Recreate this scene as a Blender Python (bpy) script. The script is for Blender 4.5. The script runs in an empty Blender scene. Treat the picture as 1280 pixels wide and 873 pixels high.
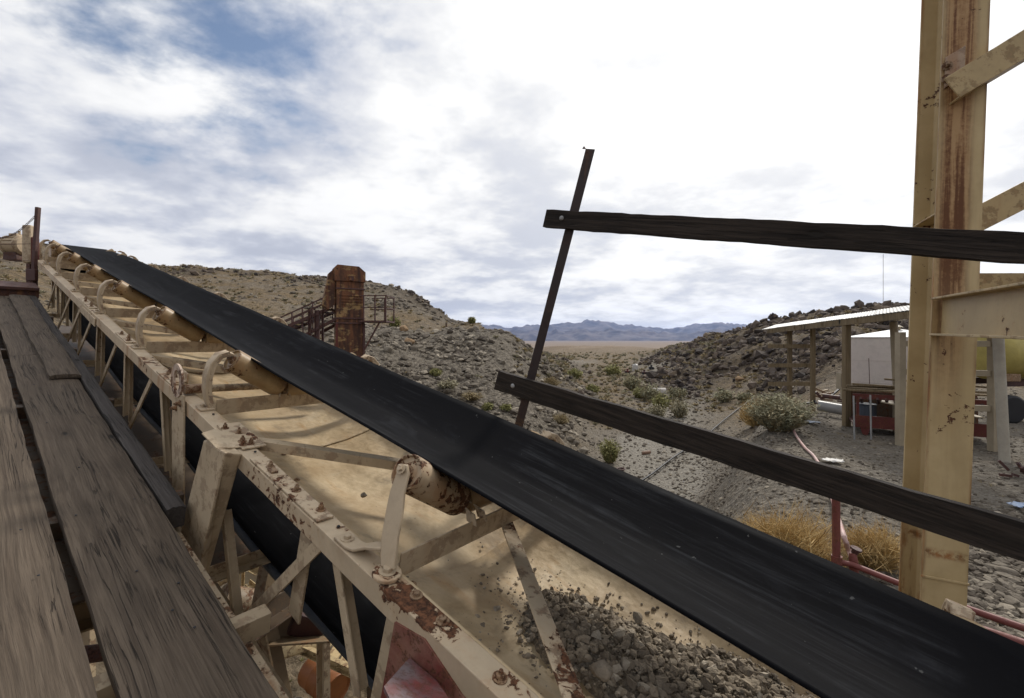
import bpy, math, random
import numpy as np
from mathutils import Vector, Matrix
random.seed(7); rng = np.random.default_rng(7)
R = math.radians
SC = bpy.context.scene; COL = SC.collection

# ------------------------------------------------------------------ camera
FPX, HOR = 569.0, 424.0                 # focal length and horizon row of the 1280 px wide photograph
cd = bpy.data.cameras.new('camera'); cam = bpy.data.objects.new('camera', cd); COL.objects.link(cam)
cam.rotation_euler = (R(90), 0, 0)
cd.sensor_width = 36; cd.lens = FPX * 36 / 1280
cd.shift_y = -(436.5 - HOR) / 1280
cd.clip_start = 0.02; cd.clip_end = 120000
SC.camera = cam
SC.view_settings.view_transform = 'Standard'; SC.view_settings.look = 'None'
SC.view_settings.exposure = 0.1; SC.view_settings.gamma = 1
SC.cycles.max_bounces = 6; SC.cycles.diffuse_bounces = 3; SC.cycles.volume_bounces = 0

# ------------------------------------------------------------------ node helper
class NT:
    def __init__(s, tree): s.t = tree; s.n = tree.nodes; s.l = tree.links
    def node(s, typ, **kw):
        n = s.n.new(typ)
        for k, v in kw.items():
            if k == 'ins':
                for kk, vv in v.items(): s.set(n.inputs[kk], vv)
            else: setattr(n, k, v)
        return n
    def set(s, inp, v):
        if isinstance(v, bpy.types.NodeSocket): s.l.new(v, inp)
        else:
            if inp.type == 'RGBA' and len(v) == 3: v = (*v, 1)
            inp.default_value = v
    def math(s, op, a, b=0.0, c=0.0, clamp=False):
        n = s.node('ShaderNodeMath', operation=op, use_clamp=clamp)
        s.set(n.inputs[0], a); s.set(n.inputs[1], b); s.set(n.inputs[2], c)
        return n.outputs[0]
    def vm(s, op, a, b=(0, 0, 0)):
        n = s.node('ShaderNodeVectorMath', operation=op); s.set(n.inputs[0], a); s.set(n.inputs[1], b)
        return n.outputs['Value'] if op in ('DOT_PRODUCT', 'LENGTH', 'DISTANCE') else n.outputs[0]
    def noise(s, vec, scale=5, detail=4, rough=.55, dist=0.0, col=False):
        n = s.node('ShaderNodeTexNoise', ins={'Scale': scale, 'Detail': detail, 'Roughness': rough, 'Distortion': dist})
        s.l.new(vec, n.inputs['Vector']); return n.outputs[1 if col else 0]
    def vor(s, vec, scale=5, feature='F1', out='Distance', rnd=1.0):
        n = s.node('ShaderNodeTexVoronoi', feature=feature); n.inputs['Scale'].default_value = scale; n.inputs['Randomness'].default_value = rnd
        s.l.new(vec, n.inputs['Vector']); return n.outputs[out]
    def ramp(s, fac, lo, hi, smooth=True):
        n = s.node('ShaderNodeMapRange', interpolation_type='SMOOTHSTEP' if smooth else 'LINEAR')
        s.set(n.inputs[0], fac); n.inputs[1].default_value = lo; n.inputs[2].default_value = hi
        return n.outputs[0]
    def mix(s, fac, a, b, mode='MIX'):
        n = s.node('ShaderNodeMix', data_type='RGBA', blend_type=mode)
        s.set(n.inputs[0], fac); s.set(n.inputs[6], a); s.set(n.inputs[7], b); return n.outputs[2]
    def mapv(s, vec, scale=(1, 1, 1), loc=(0, 0, 0), rot=(0, 0, 0)):
        n = s.node('ShaderNodeMapping'); s.l.new(vec, n.inputs[0]); n.inputs['Scale'].default_value = scale
        n.inputs['Location'].default_value = loc; n.inputs['Rotation'].default_value = rot; return n.outputs[0]

# ------------------------------------------------------------------ world: high thin overcast with a blue gap
SUN_AZ, SUN_EL = R(38), R(40)
sun_dir = Vector((math.sin(SUN_AZ) * math.cos(SUN_EL), math.cos(SUN_AZ) * math.cos(SUN_EL), math.sin(SUN_EL)))
W_ = bpy.data.worlds.new('World'); SC.world = W_; W_.use_nodes = True
w = NT(W_.node_tree); w.n.clear()
sky = w.node('ShaderNodeTexSky', sky_type='NISHITA', sun_disc=False, sun_elevation=SUN_EL, sun_rotation=SUN_AZ)
dirv = w.node('ShaderNodeTexCoord').outputs['Generated']
sep = w.node('ShaderNodeSeparateXYZ'); w.l.new(dirv, sep.inputs[0])
zc = w.math('ADD', w.math('MAXIMUM', sep.outputs[2], 0.0), 0.22)
cmb = w.node('ShaderNodeCombineXYZ', ins={0: w.math('DIVIDE', sep.outputs[0], zc), 1: w.math('DIVIDE', sep.outputs[1], zc), 2: 0.0})
pl = cmb.outputs[0]
n1 = w.noise(w.mapv(pl, (1.0, 1.0, 1), (5.3, 2.2, 0)), 1.55, 9, .54, .0)      # cloud body
n2 = w.noise(w.mapv(pl, (1.0, 1.15, 1), (9.2, 4.0, 0), (0, 0, R(-35))), 3.6, 10, .58, .1)       # streaks
gap_c = Vector((-.74, 1.0, .84)).normalized()
gd = w.vm('DISTANCE', dirv, tuple(gap_c))
gapn = w.math('ADD', gd, w.math('MULTIPLY', w.math('SUBTRACT', n2, .5), .80))
gapn = w.math('ADD', gapn, w.math('MULTIPLY', w.math('SUBTRACT', n1, .5), .45))
cover = w.ramp(gapn, .0, .28)
cover = w.math('MAXIMUM', cover, 0.03)
sd = w.vm('DOT_PRODUCT', dirv, tuple(sun_dir))
glow = w.math('POWER', w.math('MAXIMUM', w.math('ADD', w.math('MULTIPLY', sd, .5), .5), 0.0), 8.0)
shade = w.ramp(w.math('ADD', w.math('MULTIPLY', n1, .66), w.math('MULTIPLY', n2, .34)), .40, .60)
low = w.ramp(sep.outputs[2], .02, .5)                                 # undersides seen flat near the horizon read greyer
bright = w.math('ADD', w.math('MULTIPLY', shade, .36), .52)
bright = w.math('ADD', bright, w.math('MULTIPLY', glow, .42))
bright = w.math('ADD', bright, w.math('MULTIPLY', w.math('SUBTRACT', 1.0, w.ramp(sep.outputs[2], .0, .09)), .22))
bright = w.math('ADD', bright, w.math('MULTIPLY', low, .06))
tint = w.mix(w.ramp(bright, .45, .95), (.86, .92, 1.09), (1.0, 1.0, 1.0))
ccol = w.node('ShaderNodeVectorMath', operation='SCALE'); w.l.new(tint, ccol.inputs[0]); w.l.new(bright, ccol.inputs['Scale'])
bg1 = w.node('ShaderNodeBackground', ins={'Strength': .105}); w.l.new(sky.outputs[0], bg1.inputs[0])
bg2 = w.node('ShaderNodeBackground', ins={'Strength': 1.0}); w.l.new(ccol.outputs[0], bg2.inputs[0])
mx = w.node('ShaderNodeMixShader'); w.l.new(cover, mx.inputs[0]); w.l.new(bg1.outputs[0], mx.inputs[1]); w.l.new(bg2.outputs[0], mx.inputs[2])
wo = w.node('ShaderNodeOutputWorld'); w.l.new(mx.outputs[0], wo.inputs[0])

sl = bpy.data.lights.new('sun', 'SUN'); sl.energy = 2.6; sl.angle = R(7); sl.color = (1, .95, .87)
so = bpy.data.objects.new('sun', sl); COL.objects.link(so); so.rotation_euler = (-sun_dir).to_track_quat('-Z', 'Y').to_euler()

# ------------------------------------------------------------------ object helpers
def tag(o, label=None, cat=None, group=None, kind=None):
    if label: o['label'] = label
    if cat: o['category'] = cat
    if group: o['group'] = group
    if kind: o['kind'] = kind
    return o
def thing(name, label, cat, loc=(0, 0, 0), M=None, group=None):
    o = bpy.data.objects.new(name, None); COL.objects.link(o); o.empty_display_size = .1
    if M is not None: o.matrix_world = M
    else: o.location = loc
    return tag(o, label, cat, group)

class MB:
    def __init__(s): s.v = []; s.f = []
    def add(s, vs, fs):
        b = len(s.v); s.v += [tuple(p) for p in vs]; s.f += [tuple(i + b for i in f) for f in fs]; return s
    def box(s, c, d, M=None):
        vs = [Vector((x * d[0] / 2, y * d[1] / 2, z * d[2] / 2)) for x in (-1, 1) for y in (-1, 1) for z in (-1, 1)]
        if M is not None: vs = [M @ p for p in vs]
        return s.add([p + Vector(c) for p in vs], [(0, 1, 3, 2), (4, 6, 7, 5), (0, 4, 5, 1), (2, 3, 7, 6), (0, 2, 6, 4), (1, 5, 7, 3)])
    def bbox(s, a, b):
        return s.box([(a[i] + b[i]) / 2 for i in range(3)], [abs(b[i] - a[i]) for i in range(3)])
    def prism(s, poly, p0, ax, ay, ext):        # 2-D outline in (ax, ay) extruded along ext
        p0, ax, ay, ext = Vector(p0), Vector(ax), Vector(ay), Vector(ext); n = len(poly)
        a = [p0 + ax * x + ay * y for x, y in poly]; b = [p + ext for p in a]
        return s.add(a + b, [tuple(range(n - 1, -1, -1)), tuple(range(n, 2 * n))] + [(i, (i + 1) % n, n + (i + 1) % n, n + i) for i in range(n)])
    def frame(s, p0, p1, up):
        d = (Vector(p1) - Vector(p0)); L = d.length; d.normalize(); x = d.cross(Vector(up)).normalized(); y = x.cross(d).normalized()
        return d, x, y, L
    def bar(s, p0, p1, wd, th, up=(0, 0, 1)):   # wd across, th along up
        d, x, y, L = s.frame(p0, p1, up); h, k = wd / 2, th / 2
        return s.prism([(-h, -k), (h, -k), (h, k), (-h, k)], p0, x, y, d * L)
    def angle(s, p0, p1, a, b, t, up=(0, 0, 1), flip=1):   # L section: leg a across, leg b along up
        d, x, y, L = s.frame(p0, p1, up); x = x * flip
        pl = [(0, 0), (a, 0), (a, t), (t, t), (t, b), (0, b)]
        if flip < 0: pl = pl[::-1]
        return s.prism(pl, p0, x, y, d * L)
    def chan(s, p0, p1, h, fl, t, up=(0, 0, 1), flip=1):
        d, x, y, L = s.frame(p0, p1, up); x = x * flip
        pl = [(0, -h/2), (fl, -h/2), (fl, -h/2 + t), (t, -h/2 + t), (t, h/2 - t), (fl, h/2 - t), (fl, h/2), (0, h/2)]
        return s.prism(pl, p0, x, y, d * L)
    def tube(s, pts, r, n=10, cap=True):
        pts = [Vector(p) for p in pts]; rs = r if isinstance(r, (list, tuple)) else [r] * len(pts); b = len(s.v); ref = None
        for i, p in enumerate(pts):
            d = (pts[min(i + 1, len(pts) - 1)] - pts[max(i - 1, 0)]).normalized()
            if ref is None: ref = Vector((0, 0, 1)) if abs(d.z) < .9 else Vector((1, 0, 0))
            x = d.cross(ref).normalized(); y = x.cross(d).normalized(); ref = y
            for k in range(n):
                a = 2 * math.pi * k / n; s.v.append(tuple(p + (x * math.cos(a) + y * math.sin(a)) * rs[i]))
        for i in range(len(pts) - 1):
            for k in range(n):
                k2 = (k + 1) % n; s.f.append((b + i*n + k, b + i*n + k2, b + (i+1)*n + k2, b + (i+1)*n + k))
        if cap: s.f.append(tuple(b + k for k in range(n - 1, -1, -1))); s.f.append(tuple(b + (len(pts)-1)*n + k for k in range(n)))
        return s
    def lathe(s, p0, axis, prof, n=20):         # prof: (distance along axis, radius)
        axis = Vector(axis).normalized(); return s.tube2([(Vector(p0) + axis * d, r) for d, r in prof], axis, n)
    def tube2(s, pr, axis, n):
        ref = Vector((0, 0, 1)) if abs(axis.z) < .9 else Vector((1, 0, 0)); x = axis.cross(ref).normalized(); y = x.cross(axis)
        b = len(s.v)
        for p, r in pr:
            for k in range(n):
                a = 2 * math.pi * k / n; s.v.append(tuple(p + (x * math.cos(a) + y * math.sin(a)) * r))
        for i in range(len(pr) - 1):
            for k in range(n):
                k2 = (k + 1) % n; s.f.append((b + i*n + k, b + i*n + k2, b + (i+1)*n + k2, b + (i+1)*n + k))
        s.f.append(tuple(b + k for k in range(n - 1, -1, -1))); s.f.append(tuple(b + (len(pr)-1)*n + k for k in range(n)))
        return s
    def strap(s, pts, wd, th, wax):              # flat strap along pts, wide along wax
        pts = [Vector(p) for p in pts]; wax = Vector(wax).normalized(); b = len(s.v)
        for i, p in enumerate(pts):
            d = (pts[min(i+1, len(pts)-1)] - pts[max(i-1, 0)]).normalized(); nrm = d.cross(wax).normalized()
            wv = wd[i] if isinstance(wd, (list, tuple)) else wd
            for a, c in ((-1, -1), (1, -1), (1, 1), (-1, 1)): s.v.append(tuple(p + wax * a * wv/2 + nrm * c * th/2))
        for i in range(len(pts) - 1):
            for k in range(4):
                k2 = (k + 1) % 4; s.f.append((b + i*4 + k, b + i*4 + k2, b + i*4 + 4 + k2, b + i*4 + 4 + k))
        s.f.append((b+3, b+2, b+1, b)); e = b + (len(pts)-1)*4; s.f.append((e, e+1, e+2, e+3)); return s
    def mesh(s, name, mat):
        me = bpy.data.meshes.new(name); me.from_pydata(s.v, [], s.f)
        if mat: me.materials.append(mat)
        import bmesh
        bm = bmesh.new(); bm.from_mesh(me); bmesh.ops.recalc_face_normals(bm, faces=bm.faces); bm.to_mesh(me); bm.free()
        return me
def link(name, mb, mat, parent=None, smooth=None, bevel=0, label=None):
    me = mb.mesh(name, mat) if isinstance(mb, MB) else mb
    o = bpy.data.objects.new(name, me); COL.objects.link(o)
    if parent: o.parent = parent
    if smooth is not None and isinstance(mb, MB):
        me.shade_smooth()
        if hasattr(me, 'set_sharp_from_angle'): me.set_sharp_from_angle(angle=R(smooth))
    if bevel:
        m = o.modifiers.new('bevel', 'BEVEL'); m.width = bevel; m.segments = 2; m.limit_method = 'ANGLE'; m.angle_limit = R(40)
    if label: o['label'] = label
    return o
def npmesh(name, V, F, mat, nv=3, smooth=False, attrs=None):
    me = bpy.data.meshes.new(name); V = np.ascontiguousarray(V, np.float32).reshape(-1, 3); F = np.ascontiguousarray(F, np.int32).reshape(-1, nv)
    me.vertices.add(len(V)); me.vertices.foreach_set('co', V.ravel())
    me.loops.add(F.size); me.loops.foreach_set('vertex_index', F.ravel())
    me.polygons.add(len(F)); me.polygons.foreach_set('loop_start', np.arange(0, F.size, nv, dtype=np.int32))
    if attrs:
        for k, a in attrs.items():
            at = me.attributes.new(k, 'FLOAT', 'POINT'); at.data.foreach_set('value', np.ascontiguousarray(a, np.float32).ravel())
    me.update(calc_edges=True); me.validate()
    me.polygons.foreach_set('use_smooth', np.full(len(me.polygons), smooth, bool))
    if mat: me.materials.append(mat)
    return me

# ------------------------------------------------------------------ materials
def newmat(name):
    m = bpy.data.materials.new(name); m.use_nodes = True; t = NT(m.node_tree); t.n.clear()
    b = t.node('ShaderNodeBsdfPrincipled'); o = t.node('ShaderNodeOutputMaterial'); t.l.new(b.outputs[0], o.inputs[0]); t.bsdf = b
    t.obj = t.node('ShaderNodeTexCoord').outputs['Object']; return m, t
def bump(t, h, dist=.01, strength=1.0):
    b = t.node('ShaderNodeBump', ins={'Strength': strength, 'Distance': dist}); t.l.new(h, b.inputs['Height']); t.l.new(b.outputs[0], t.bsdf.inputs['Normal'])

def paint_mat(name, base, rust=.5, streak=(10, 10, 1.2), dirt=.35, seed=0.0, rough=.55, rustcol=(.085, .036, .017), base2=None, bigrust=0, fscale=1.0, extra=None):
    m, t = newmat(name); v = t.mapv(t.obj, (1, 1, 1), (seed, seed * 1.7, seed * .6))
    base2 = base2 or tuple(c * .78 for c in base)
    fade = t.noise(v, 2.2 * fscale, 6, .6, .4)
    col = t.mix(t.ramp(fade, .3, .7), base2, base)
    col = t.mix(t.math('MULTIPLY', t.ramp(t.noise(v, 9 * fscale, 6, .7, .6), .42, .72), dirt), col, tuple(c * .62 for c in base))
    fine = t.noise(v, 55 * fscale, 6, .65); col = t.mix(t.math('MULTIPLY', t.ramp(fine, .5, .8), .25), col, tuple(c * .5 for c in base))
    # orange run-down stains
    st = t.noise(t.mapv(v, streak), 1.0, 5, .6, .2); big = t.noise(v, 1.6 * fscale, 3, .5)
    sf = t.math('MULTIPLY', t.ramp(st, .56 - .08 * rust, .74), t.ramp(big, .62 - .25 * rust, .75 - .2 * rust))
    col = t.mix(t.math('MULTIPLY', sf, .75), col, (.30, .13, .045))
    # chipped, rusted-through patches
    ch = t.noise(v, 26 * fscale, 7, .68, .5); chb = t.noise(v, 3.3 * fscale, 4, .6, .3)
    if extra: chb = t.math('ADD', chb, t.math('MULTIPLY', extra(t), .26))
    cf = t.ramp(t.math('ADD', t.math('MULTIPLY', ch, .5), t.math('MULTIPLY', chb, .5)), .665 - .10 * rust, .685 - .10 * rust)
    geo = t.node('ShaderNodeNewGeometry'); pt = t.ramp(geo.outputs['Pointiness'], .53, .60)
    edge = t.math('MULTIPLY', pt, t.ramp(t.noise(v, 14 * fscale, 5, .7), .50, .58)); cf = t.math('MAXIMUM', cf, t.math('MULTIPLY', edge, .9 * max(0, min(1, rust * 1.6))))
    rc = t.mix(t.ramp(t.noise(v, 60 * fscale, 5, .7), .35, .65), tuple(c * .45 for c in rustcol), tuple(min(1, c * 1.9) for c in rustcol))
    halo = t.ramp(t.math('ADD', t.math('MULTIPLY', ch, .5), t.math('MULTIPLY', chb, .5)), .60 - .10 * rust, .68 - .10 * rust)
    col = t.mix(t.math('MULTIPLY', halo, .40), col, tuple(.5 * a + .5 * b for a, b in zip(base, (.33, .16, .05)))); col = t.mix(cf, col, rc)
    t.l.new(col, t.bsdf.inputs['Base Color']); t.l.new(t.math('ADD', t.math('MULTIPLY', cf, .35), rough), t.bsdf.inputs['Roughness'])
    h = t.math('SUBTRACT', t.math('MULTIPLY', fade, .15), t.math('MULTIPLY', cf, .25)); h = t.math('ADD', h, t.math('MULTIPLY', fine, .12)); bump(t, h, .006, .8)
    t.bsdf.inputs['Specular IOR Level'].default_value = .35
    return m
M_darkbrown = paint_mat('dark_brown_steel', (.10, .07, .045), .6, seed=4.9)
M_trestle = paint_mat('brown_tan_steel', (.26, .19, .115), .7, seed=6.9)
def chord_extra(t):
    sp = t.node('ShaderNodeSeparateXYZ'); t.l.new(t.obj, sp.inputs[0]); x, z = sp.outputs[0], sp.outputs[2]
    a = t.math('MULTIPLY', t.ramp(x, -.97, -.90), t.math('SUBTRACT', 1.0, t.ramp(x, -.74, -.6)))
    return t.math('MULTIPLY', t.math('MAXIMUM', a, t.math('MULTIPLY', t.ramp(x, -.7, -.4), .35)), t.ramp(z, -.966, -.950))
TAN = (.50, .425, .315)
M_tan = paint_mat('tan_paint', (.53, .415, .275), .42, seed=1.3)
M_chord = paint_mat('tan_paint_chipped', (.57, .45, .305), .95, extra=chord_extra, seed=5.1, streak=(14, 14, 2.0))
def panmat():
    m, t = newmat('stained_pan_paint'); v = t.obj
    lo = t.noise(v, 1.6, 6, .6, .8); mid = t.noise(t.mapv(v, (5, 2.2, 3)), 1.0, 7, .65, .7); hi = t.noise(v, 60, 5, .7)
    col = t.mix(t.ramp(lo, .34, .66), (.42, .30, .165), (.62, .49, .31)); col = t.mix(t.math('MULTIPLY', t.ramp(mid, .45, .70), .6), col, (.30, .205, .11))
    st = t.noise(t.mapv(v, (2.5, 14, 8)), 1.0, 6, .65, .5); col = t.mix(t.math('MULTIPLY', t.math('MULTIPLY', t.ramp(st, .52, .70), t.ramp(lo, .45, .6)), .7), col, (.42, .22, .07))
    du = t.noise(v, 4.2, 8, .72, .4); col = t.mix(t.math('MULTIPLY', t.ramp(du, .53, .68), .45), col, (.15, .12, .085))
    lt = t.noise(t.mapv(v, (1, 1, 1), (3, 9, 1)), 3.1, 7, .7, .3); col = t.mix(t.math('MULTIPLY', t.ramp(lt, .55, .68), .45), col, (.62, .53, .38))
    sp = t.ramp(t.noise(v, 70, 3, .6), .70, .73); col = t.mix(t.math('MULTIPLY', sp, .7), col, (.09, .06, .04))
    col = t.mix(t.math('MULTIPLY', t.ramp(hi, .5, .8), .25), col, (.25, .18, .10))
    t.l.new(col, t.bsdf.inputs['Base Color']); t.l.new(t.math('ADD', t.math('MULTIPLY', du, .3), .42), t.bsdf.inputs['Roughness']); t.bsdf.inputs['Specular IOR Level'].default_value = .35
    h = t.math('ADD', t.math('MULTIPLY', t.noise(v, 6, 3, .5), .9), t.math('MULTIPLY', hi, .06)); bump(t, h, .03, .9); return m
M_pan = panmat()
M_idler = paint_mat('tan_idler_paint', (.53, .415, .28), .40, seed=7.7, dirt=.5)
M_roller = paint_mat('worn_roller_steel', (.42, .31, .17), .75, seed=3.4, dirt=.9, rough=.42, base2=(.20, .11, .045), fscale=1.6)
M_rollrust = paint_mat('rusty_roller_steel', (.42, .32, .21), 1.75, seed=4.4, dirt=.6, rough=.5, fscale=1.3)
M_column = paint_mat('tan_column_paint', (.50, .37, .195), .55, streak=(22, 22, .9), seed=8.3, dirt=.3)
M_beam = paint_mat('tan_beam_paint', (.47, .35, .18), .45, seed=6.6, dirt=.2)
M_redbrown = paint_mat('dark_red_steel', (.085, .040, .036), .5, seed=2.9, dirt=.5, rustcol=(.07, .03, .02))
M_pinkpipe = paint_mat('faded_red_pipe_paint', (.15, .042, .036), .3, seed=3.9, base2=(.19, .065, .055), dirt=.3)
M_red = paint_mat('red_paint', (.12, .026, .022), .5, seed=9.2, dirt=.5)
M_redscratch = paint_mat('red_paint_over_tan', (.15, .03, .024), .5, seed=4.0, base2=(.30, .17, .12), dirt=.2, fscale=2.5)
M_blue = paint_mat('grey_blue_pipe', (.075, .09, .115), -.5, seed=1.9)
M_yellow = paint_mat('yellow_tank_paint', (.42, .34, .10), -.1, seed=1.1)
M_white = paint_mat('white_tank_paint', (.60, .54, .49), .1, seed=4.7, dirt=.3, base2=(.60, .53, .49), fscale=.5)
M_galv = paint_mat('galvanised_sheet', (.34, .34, .335), -.6, seed=.7, dirt=.4, rough=.4)
M_bolt = paint_mat('rusty_bolt', (.30, .20, .12), 1.0, seed=.4, dirt=.7, fscale=3)
M_barrel = paint_mat('orange_rust', (.30, .11, .035), .7, seed=.9, dirt=.6, rustcol=(.2, .07, .02))
M_black = paint_mat('black_plastic', (.02, .02, .023), -1, seed=.1)
M_whiteplastic = paint_mat('white_plastic', (.55, .53, .50), -1, seed=.1)

def towermat():
    m, t = newmat('rusted_tower_paint'); v = t.obj
    n = t.noise(v, 1.6, 8, .7, .5); s_ = t.noise(t.mapv(v, (5, 5, .7)), 1, 6, .65, .3); h_ = t.noise(t.mapv(v, (1.2, 1.2, 2.4)), 1.6, 6, .65, .6)
    col = t.mix(t.ramp(s_, .38, .62), (.05, .021, .012), (.17, .065, .025))
    col = t.mix(t.math('MULTIPLY', t.ramp(t.math('ADD', t.math('MULTIPLY', n, .5), t.math('MULTIPLY', h_, .5)), .51, .58), .8), col, (.34, .22, .09))
    col = t.mix(t.ramp(t.noise(v, 9, 6, .7), .55, .7), col, (.03, .015, .01))
    t.l.new(col, t.bsdf.inputs['Base Color']); t.bsdf.inputs['Roughness'].default_value = .8; bump(t, n, .03, .6); return m
M_tower = towermat()

def woodmat(name, c1, c2, crack=(.012, .010, .008), axis=0, seed=0.0, scale=1.0, rough=.85, contrast=1.0):
    m, t = newmat(name); v = t.mapv(t.obj, (1, 1, 1), (seed, seed * .7, seed * .3))
    st = [48 * scale] * 3; st[axis] = 1.6 * scale; lo = [4.0 * scale] * 3; lo[axis] = 1.0 * scale
    # swirl the grain around knots
    warp = t.noise(t.mapv(v, tuple(lo)), 1.0, 2, .5, col=True); warp = t.vm('SUBTRACT', warp, (.5, .5, .5))
    sc = t.node('ShaderNodeVectorMath', operation='SCALE'); t.l.new(warp, sc.inputs[0]); sc.inputs['Scale'].default_value = .055 / scale
    vw = t.vm('ADD', v, sc.outputs[0])
    kn = t.vor(t.mapv(v, tuple([2.6*scale if i == axis else 7.0*scale for i in range(3)])), 1.0); knot = t.math('SUBTRACT', 1.0, t.ramp(kn, .05, .12))
    kr = t.ramp(kn, .10, .40)
    g = t.noise(t.mapv(vw, tuple(st)), 1.0, 6, .7); st2 = [130 * scale] * 3; st2[axis] = 3.0 * scale; g2 = t.noise(t.mapv(vw, tuple(st2)), 1.0, 4, .7)
    st3 = [48 * scale] * 3; st3[axis] = .9 * scale; cr = t.noise(t.mapv(vw, tuple(st3)), 1.0, 3, .55)
    line = t.math('ABSOLUTE', t.math('SUBTRACT', cr, .5)); crackf = t.math('SUBTRACT', 1.0, t.ramp(line, .003, .020))
    crackf = t.math('MULTIPLY', crackf, t.ramp(t.noise(t.mapv(v, tuple(lo)), 1.7, 3, .6), .46, .62))
    blot = t.noise(v, 3.5 * scale, 5, .6, .5)
    col = t.mix(t.ramp(g, .5 - .22 / contrast, .5 + .22 / contrast), c1, c2)
    col = t.mix(t.math('MULTIPLY', t.ramp(g2, .42, .66), .65), col, tuple(c * .68 for c in c1))
    col = t.mix(t.math('MULTIPLY', t.ramp(blot, .35, .7), .4), col, tuple(c * .65 for c in c2))
    col = t.mix(t.math('MULTIPLY', t.math('SUBTRACT', 1.0, kr), .35), col, tuple(c * .55 for c in c1))
    col = t.mix(t.math('MULTIPLY', crackf, .65), col, crack); col = t.mix(knot, col, tuple(c * 1.6 for c in crack))
    t.l.new(col, t.bsdf.inputs['Base Color']); t.bsdf.inputs['Roughness'].default_value = rough; t.bsdf.inputs['Specular IOR Level'].default_value = .25
    h = t.math('ADD', t.math('MULTIPLY', g, .5), t.math('MULTIPLY', g2, .35)); h = t.math('SUBTRACT', h, t.math('MULTIPLY', crackf, .9)); h = t.math('SUBTRACT', h, t.math('MULTIPLY', knot, .5))
    bump(t, h, .009 / scale, 1.0); return m
M_plank0 = woodmat('weathered_plank_wood', (.105, .078, .055), (.175, .138, .103), seed=.3, scale=.8)
M_kerb = woodmat('grey_board_wood', (.055, .047, .042), (.085, .074, .068), seed=1.8, scale=.9)
M_rail = woodmat('dark_rail_wood', (.013, .010, .008), (.050, .038, .030), seed=2.5, scale=1.3, contrast=1.4)
M_shedwood = woodmat('shed_lumber', (.17, .125, .07), (.25, .19, .115), axis=2, seed=.9, scale=.3)
M_beige = paint_mat('beige_painted_timber', (.36, .30, .21), -.6, seed=2.0, dirt=.3)

def beltmat():
    m, t = newmat('black_rubber_belt'); v = t.obj
    sc = t.noise(t.mapv(v, (1.2, 26, 26)), 1.0, 8, .75, .6); du = t.noise(v, 2.4, 7, .62, .8); sm = t.noise(t.mapv(v, (2.2, 6, 6)), 1, 6, .6, 1.2)
    f = t.math('MULTIPLY', t.ramp(sc, .46, .74), t.ramp(du, .40, .66))
    col = t.mix(f, (.0042, .0042, .0052), (.030, .031, .034)); col = t.mix(t.math('MULTIPLY', t.ramp(sm, .56, .74), .5), col, (.020, .021, .024))
    spk = t.ramp(t.noise(v, 38, 3, .5), .735, .76); col = t.mix(t.math('MULTIPLY', spk, .5), col, (.12, .12, .115))
    t.l.new(col, t.bsdf.inputs['Base Color']); t.l.new(t.math('ADD', t.math('MULTIPLY', du, .25), .62), t.bsdf.inputs['Roughness'])
    t.bsdf.inputs['Specular IOR Level'].default_value = .05
    bump(t, t.math('ADD', t.math('MULTIPLY', sc, .2), sm), .004, .5); return m
M_belt = beltmat()

def groundmat():
    m, t = newmat('desert_ground'); v = t.obj
    def at(n): return t.node('ShaderNodeAttribute', attribute_name=n).outputs['Fac']
    gravel, dark, scree, dist = at('gravel'), at('dark'), at('scree'), at('far')
    n0 = t.noise(v, .35, 6, .6, .3); n1 = t.noise(v, 2.6, 8, .7, .2); n2 = t.noise(v, 14, 6, .7); n3 = t.noise(v, .06, 6, .6)
    vc = t.vor(v, 7.5, out='Color'); vd = t.vor(v, 7.5); vc2 = t.vor(v, 24, out='Color'); bw = t.node('ShaderNodeRGBToBW'); t.l.new(vc, bw.inputs[0]); bw2 = t.node('ShaderNodeRGBToBW'); t.l.new(vc2, bw2.inputs[0])
    hill = t.mix(t.ramp(n1, .35, .65), (.090, .066, .040), (.235, .170, .095)); hill = t.mix(t.ramp(n0, .38, .62), hill, t.mix(t.ramp(n1, .4, .6), (.13, .105, .078), (.225, .185, .135)))
    hill = t.mix(t.math('MULTIPLY', t.ramp(n2, .5, .7), .4), hill, (.07, .058, .04))
    scr = t.mix(t.ramp(bw.outputs[0], .2, .8), (.095, .079, .060), (.215, .185, .145)); scr = t.mix(t.math('MULTIPLY', t.ramp(n2, .45, .65), .5), scr, (.075, .066, .054))
    grv = t.mix(t.ramp(bw2.outputs[0], .15, .85), (.15, .132, .108), (.30, .27, .225)); grv = t.mix(t.math('MULTIPLY', t.ramp(n1, .4, .65), .6), grv, (.125, .108, .086)); grv = t.mix(t.math('MULTIPLY', t.ramp(n2, .5, .68), .5), grv, (.07, .062, .052))
    dk = t.mix(t.ramp(t.noise(v, 1.3, 8, .75, .3), .35, .65), (.036, .028, .022), (.125, .096, .066))
    far = t.mix(t.ramp(n3, .35, .65), (.17, .125, .085), (.24, .185, .135))
    col = t.mix(scree, hill, scr); grv = t.mix(t.math('MULTIPLY', t.ramp(gravel, .82, 1.0), .55), grv, t.mix(t.ramp(n1, .4, .6), (.27, .245, .205), (.36, .33, .28))); col = t.mix(gravel, col, grv); col = t.mix(dark, col, dk); col = t.mix(dist, col, far)
    t.l.new(col, t.bsdf.inputs['Base Color']); t.bsdf.inputs['Roughness'].default_value = .95; t.bsdf.inputs['Specular IOR Level'].default_value = .15
    h = t.math('ADD', t.math('MULTIPLY', n2, .35), t.math('MULTIPLY', n1, .8)); h = t.math('SUBTRACT', h, t.math('MULTIPLY', vd, .5)); bump(t, h, .22, 1.0); return m
M_ground = groundmat()

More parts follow.
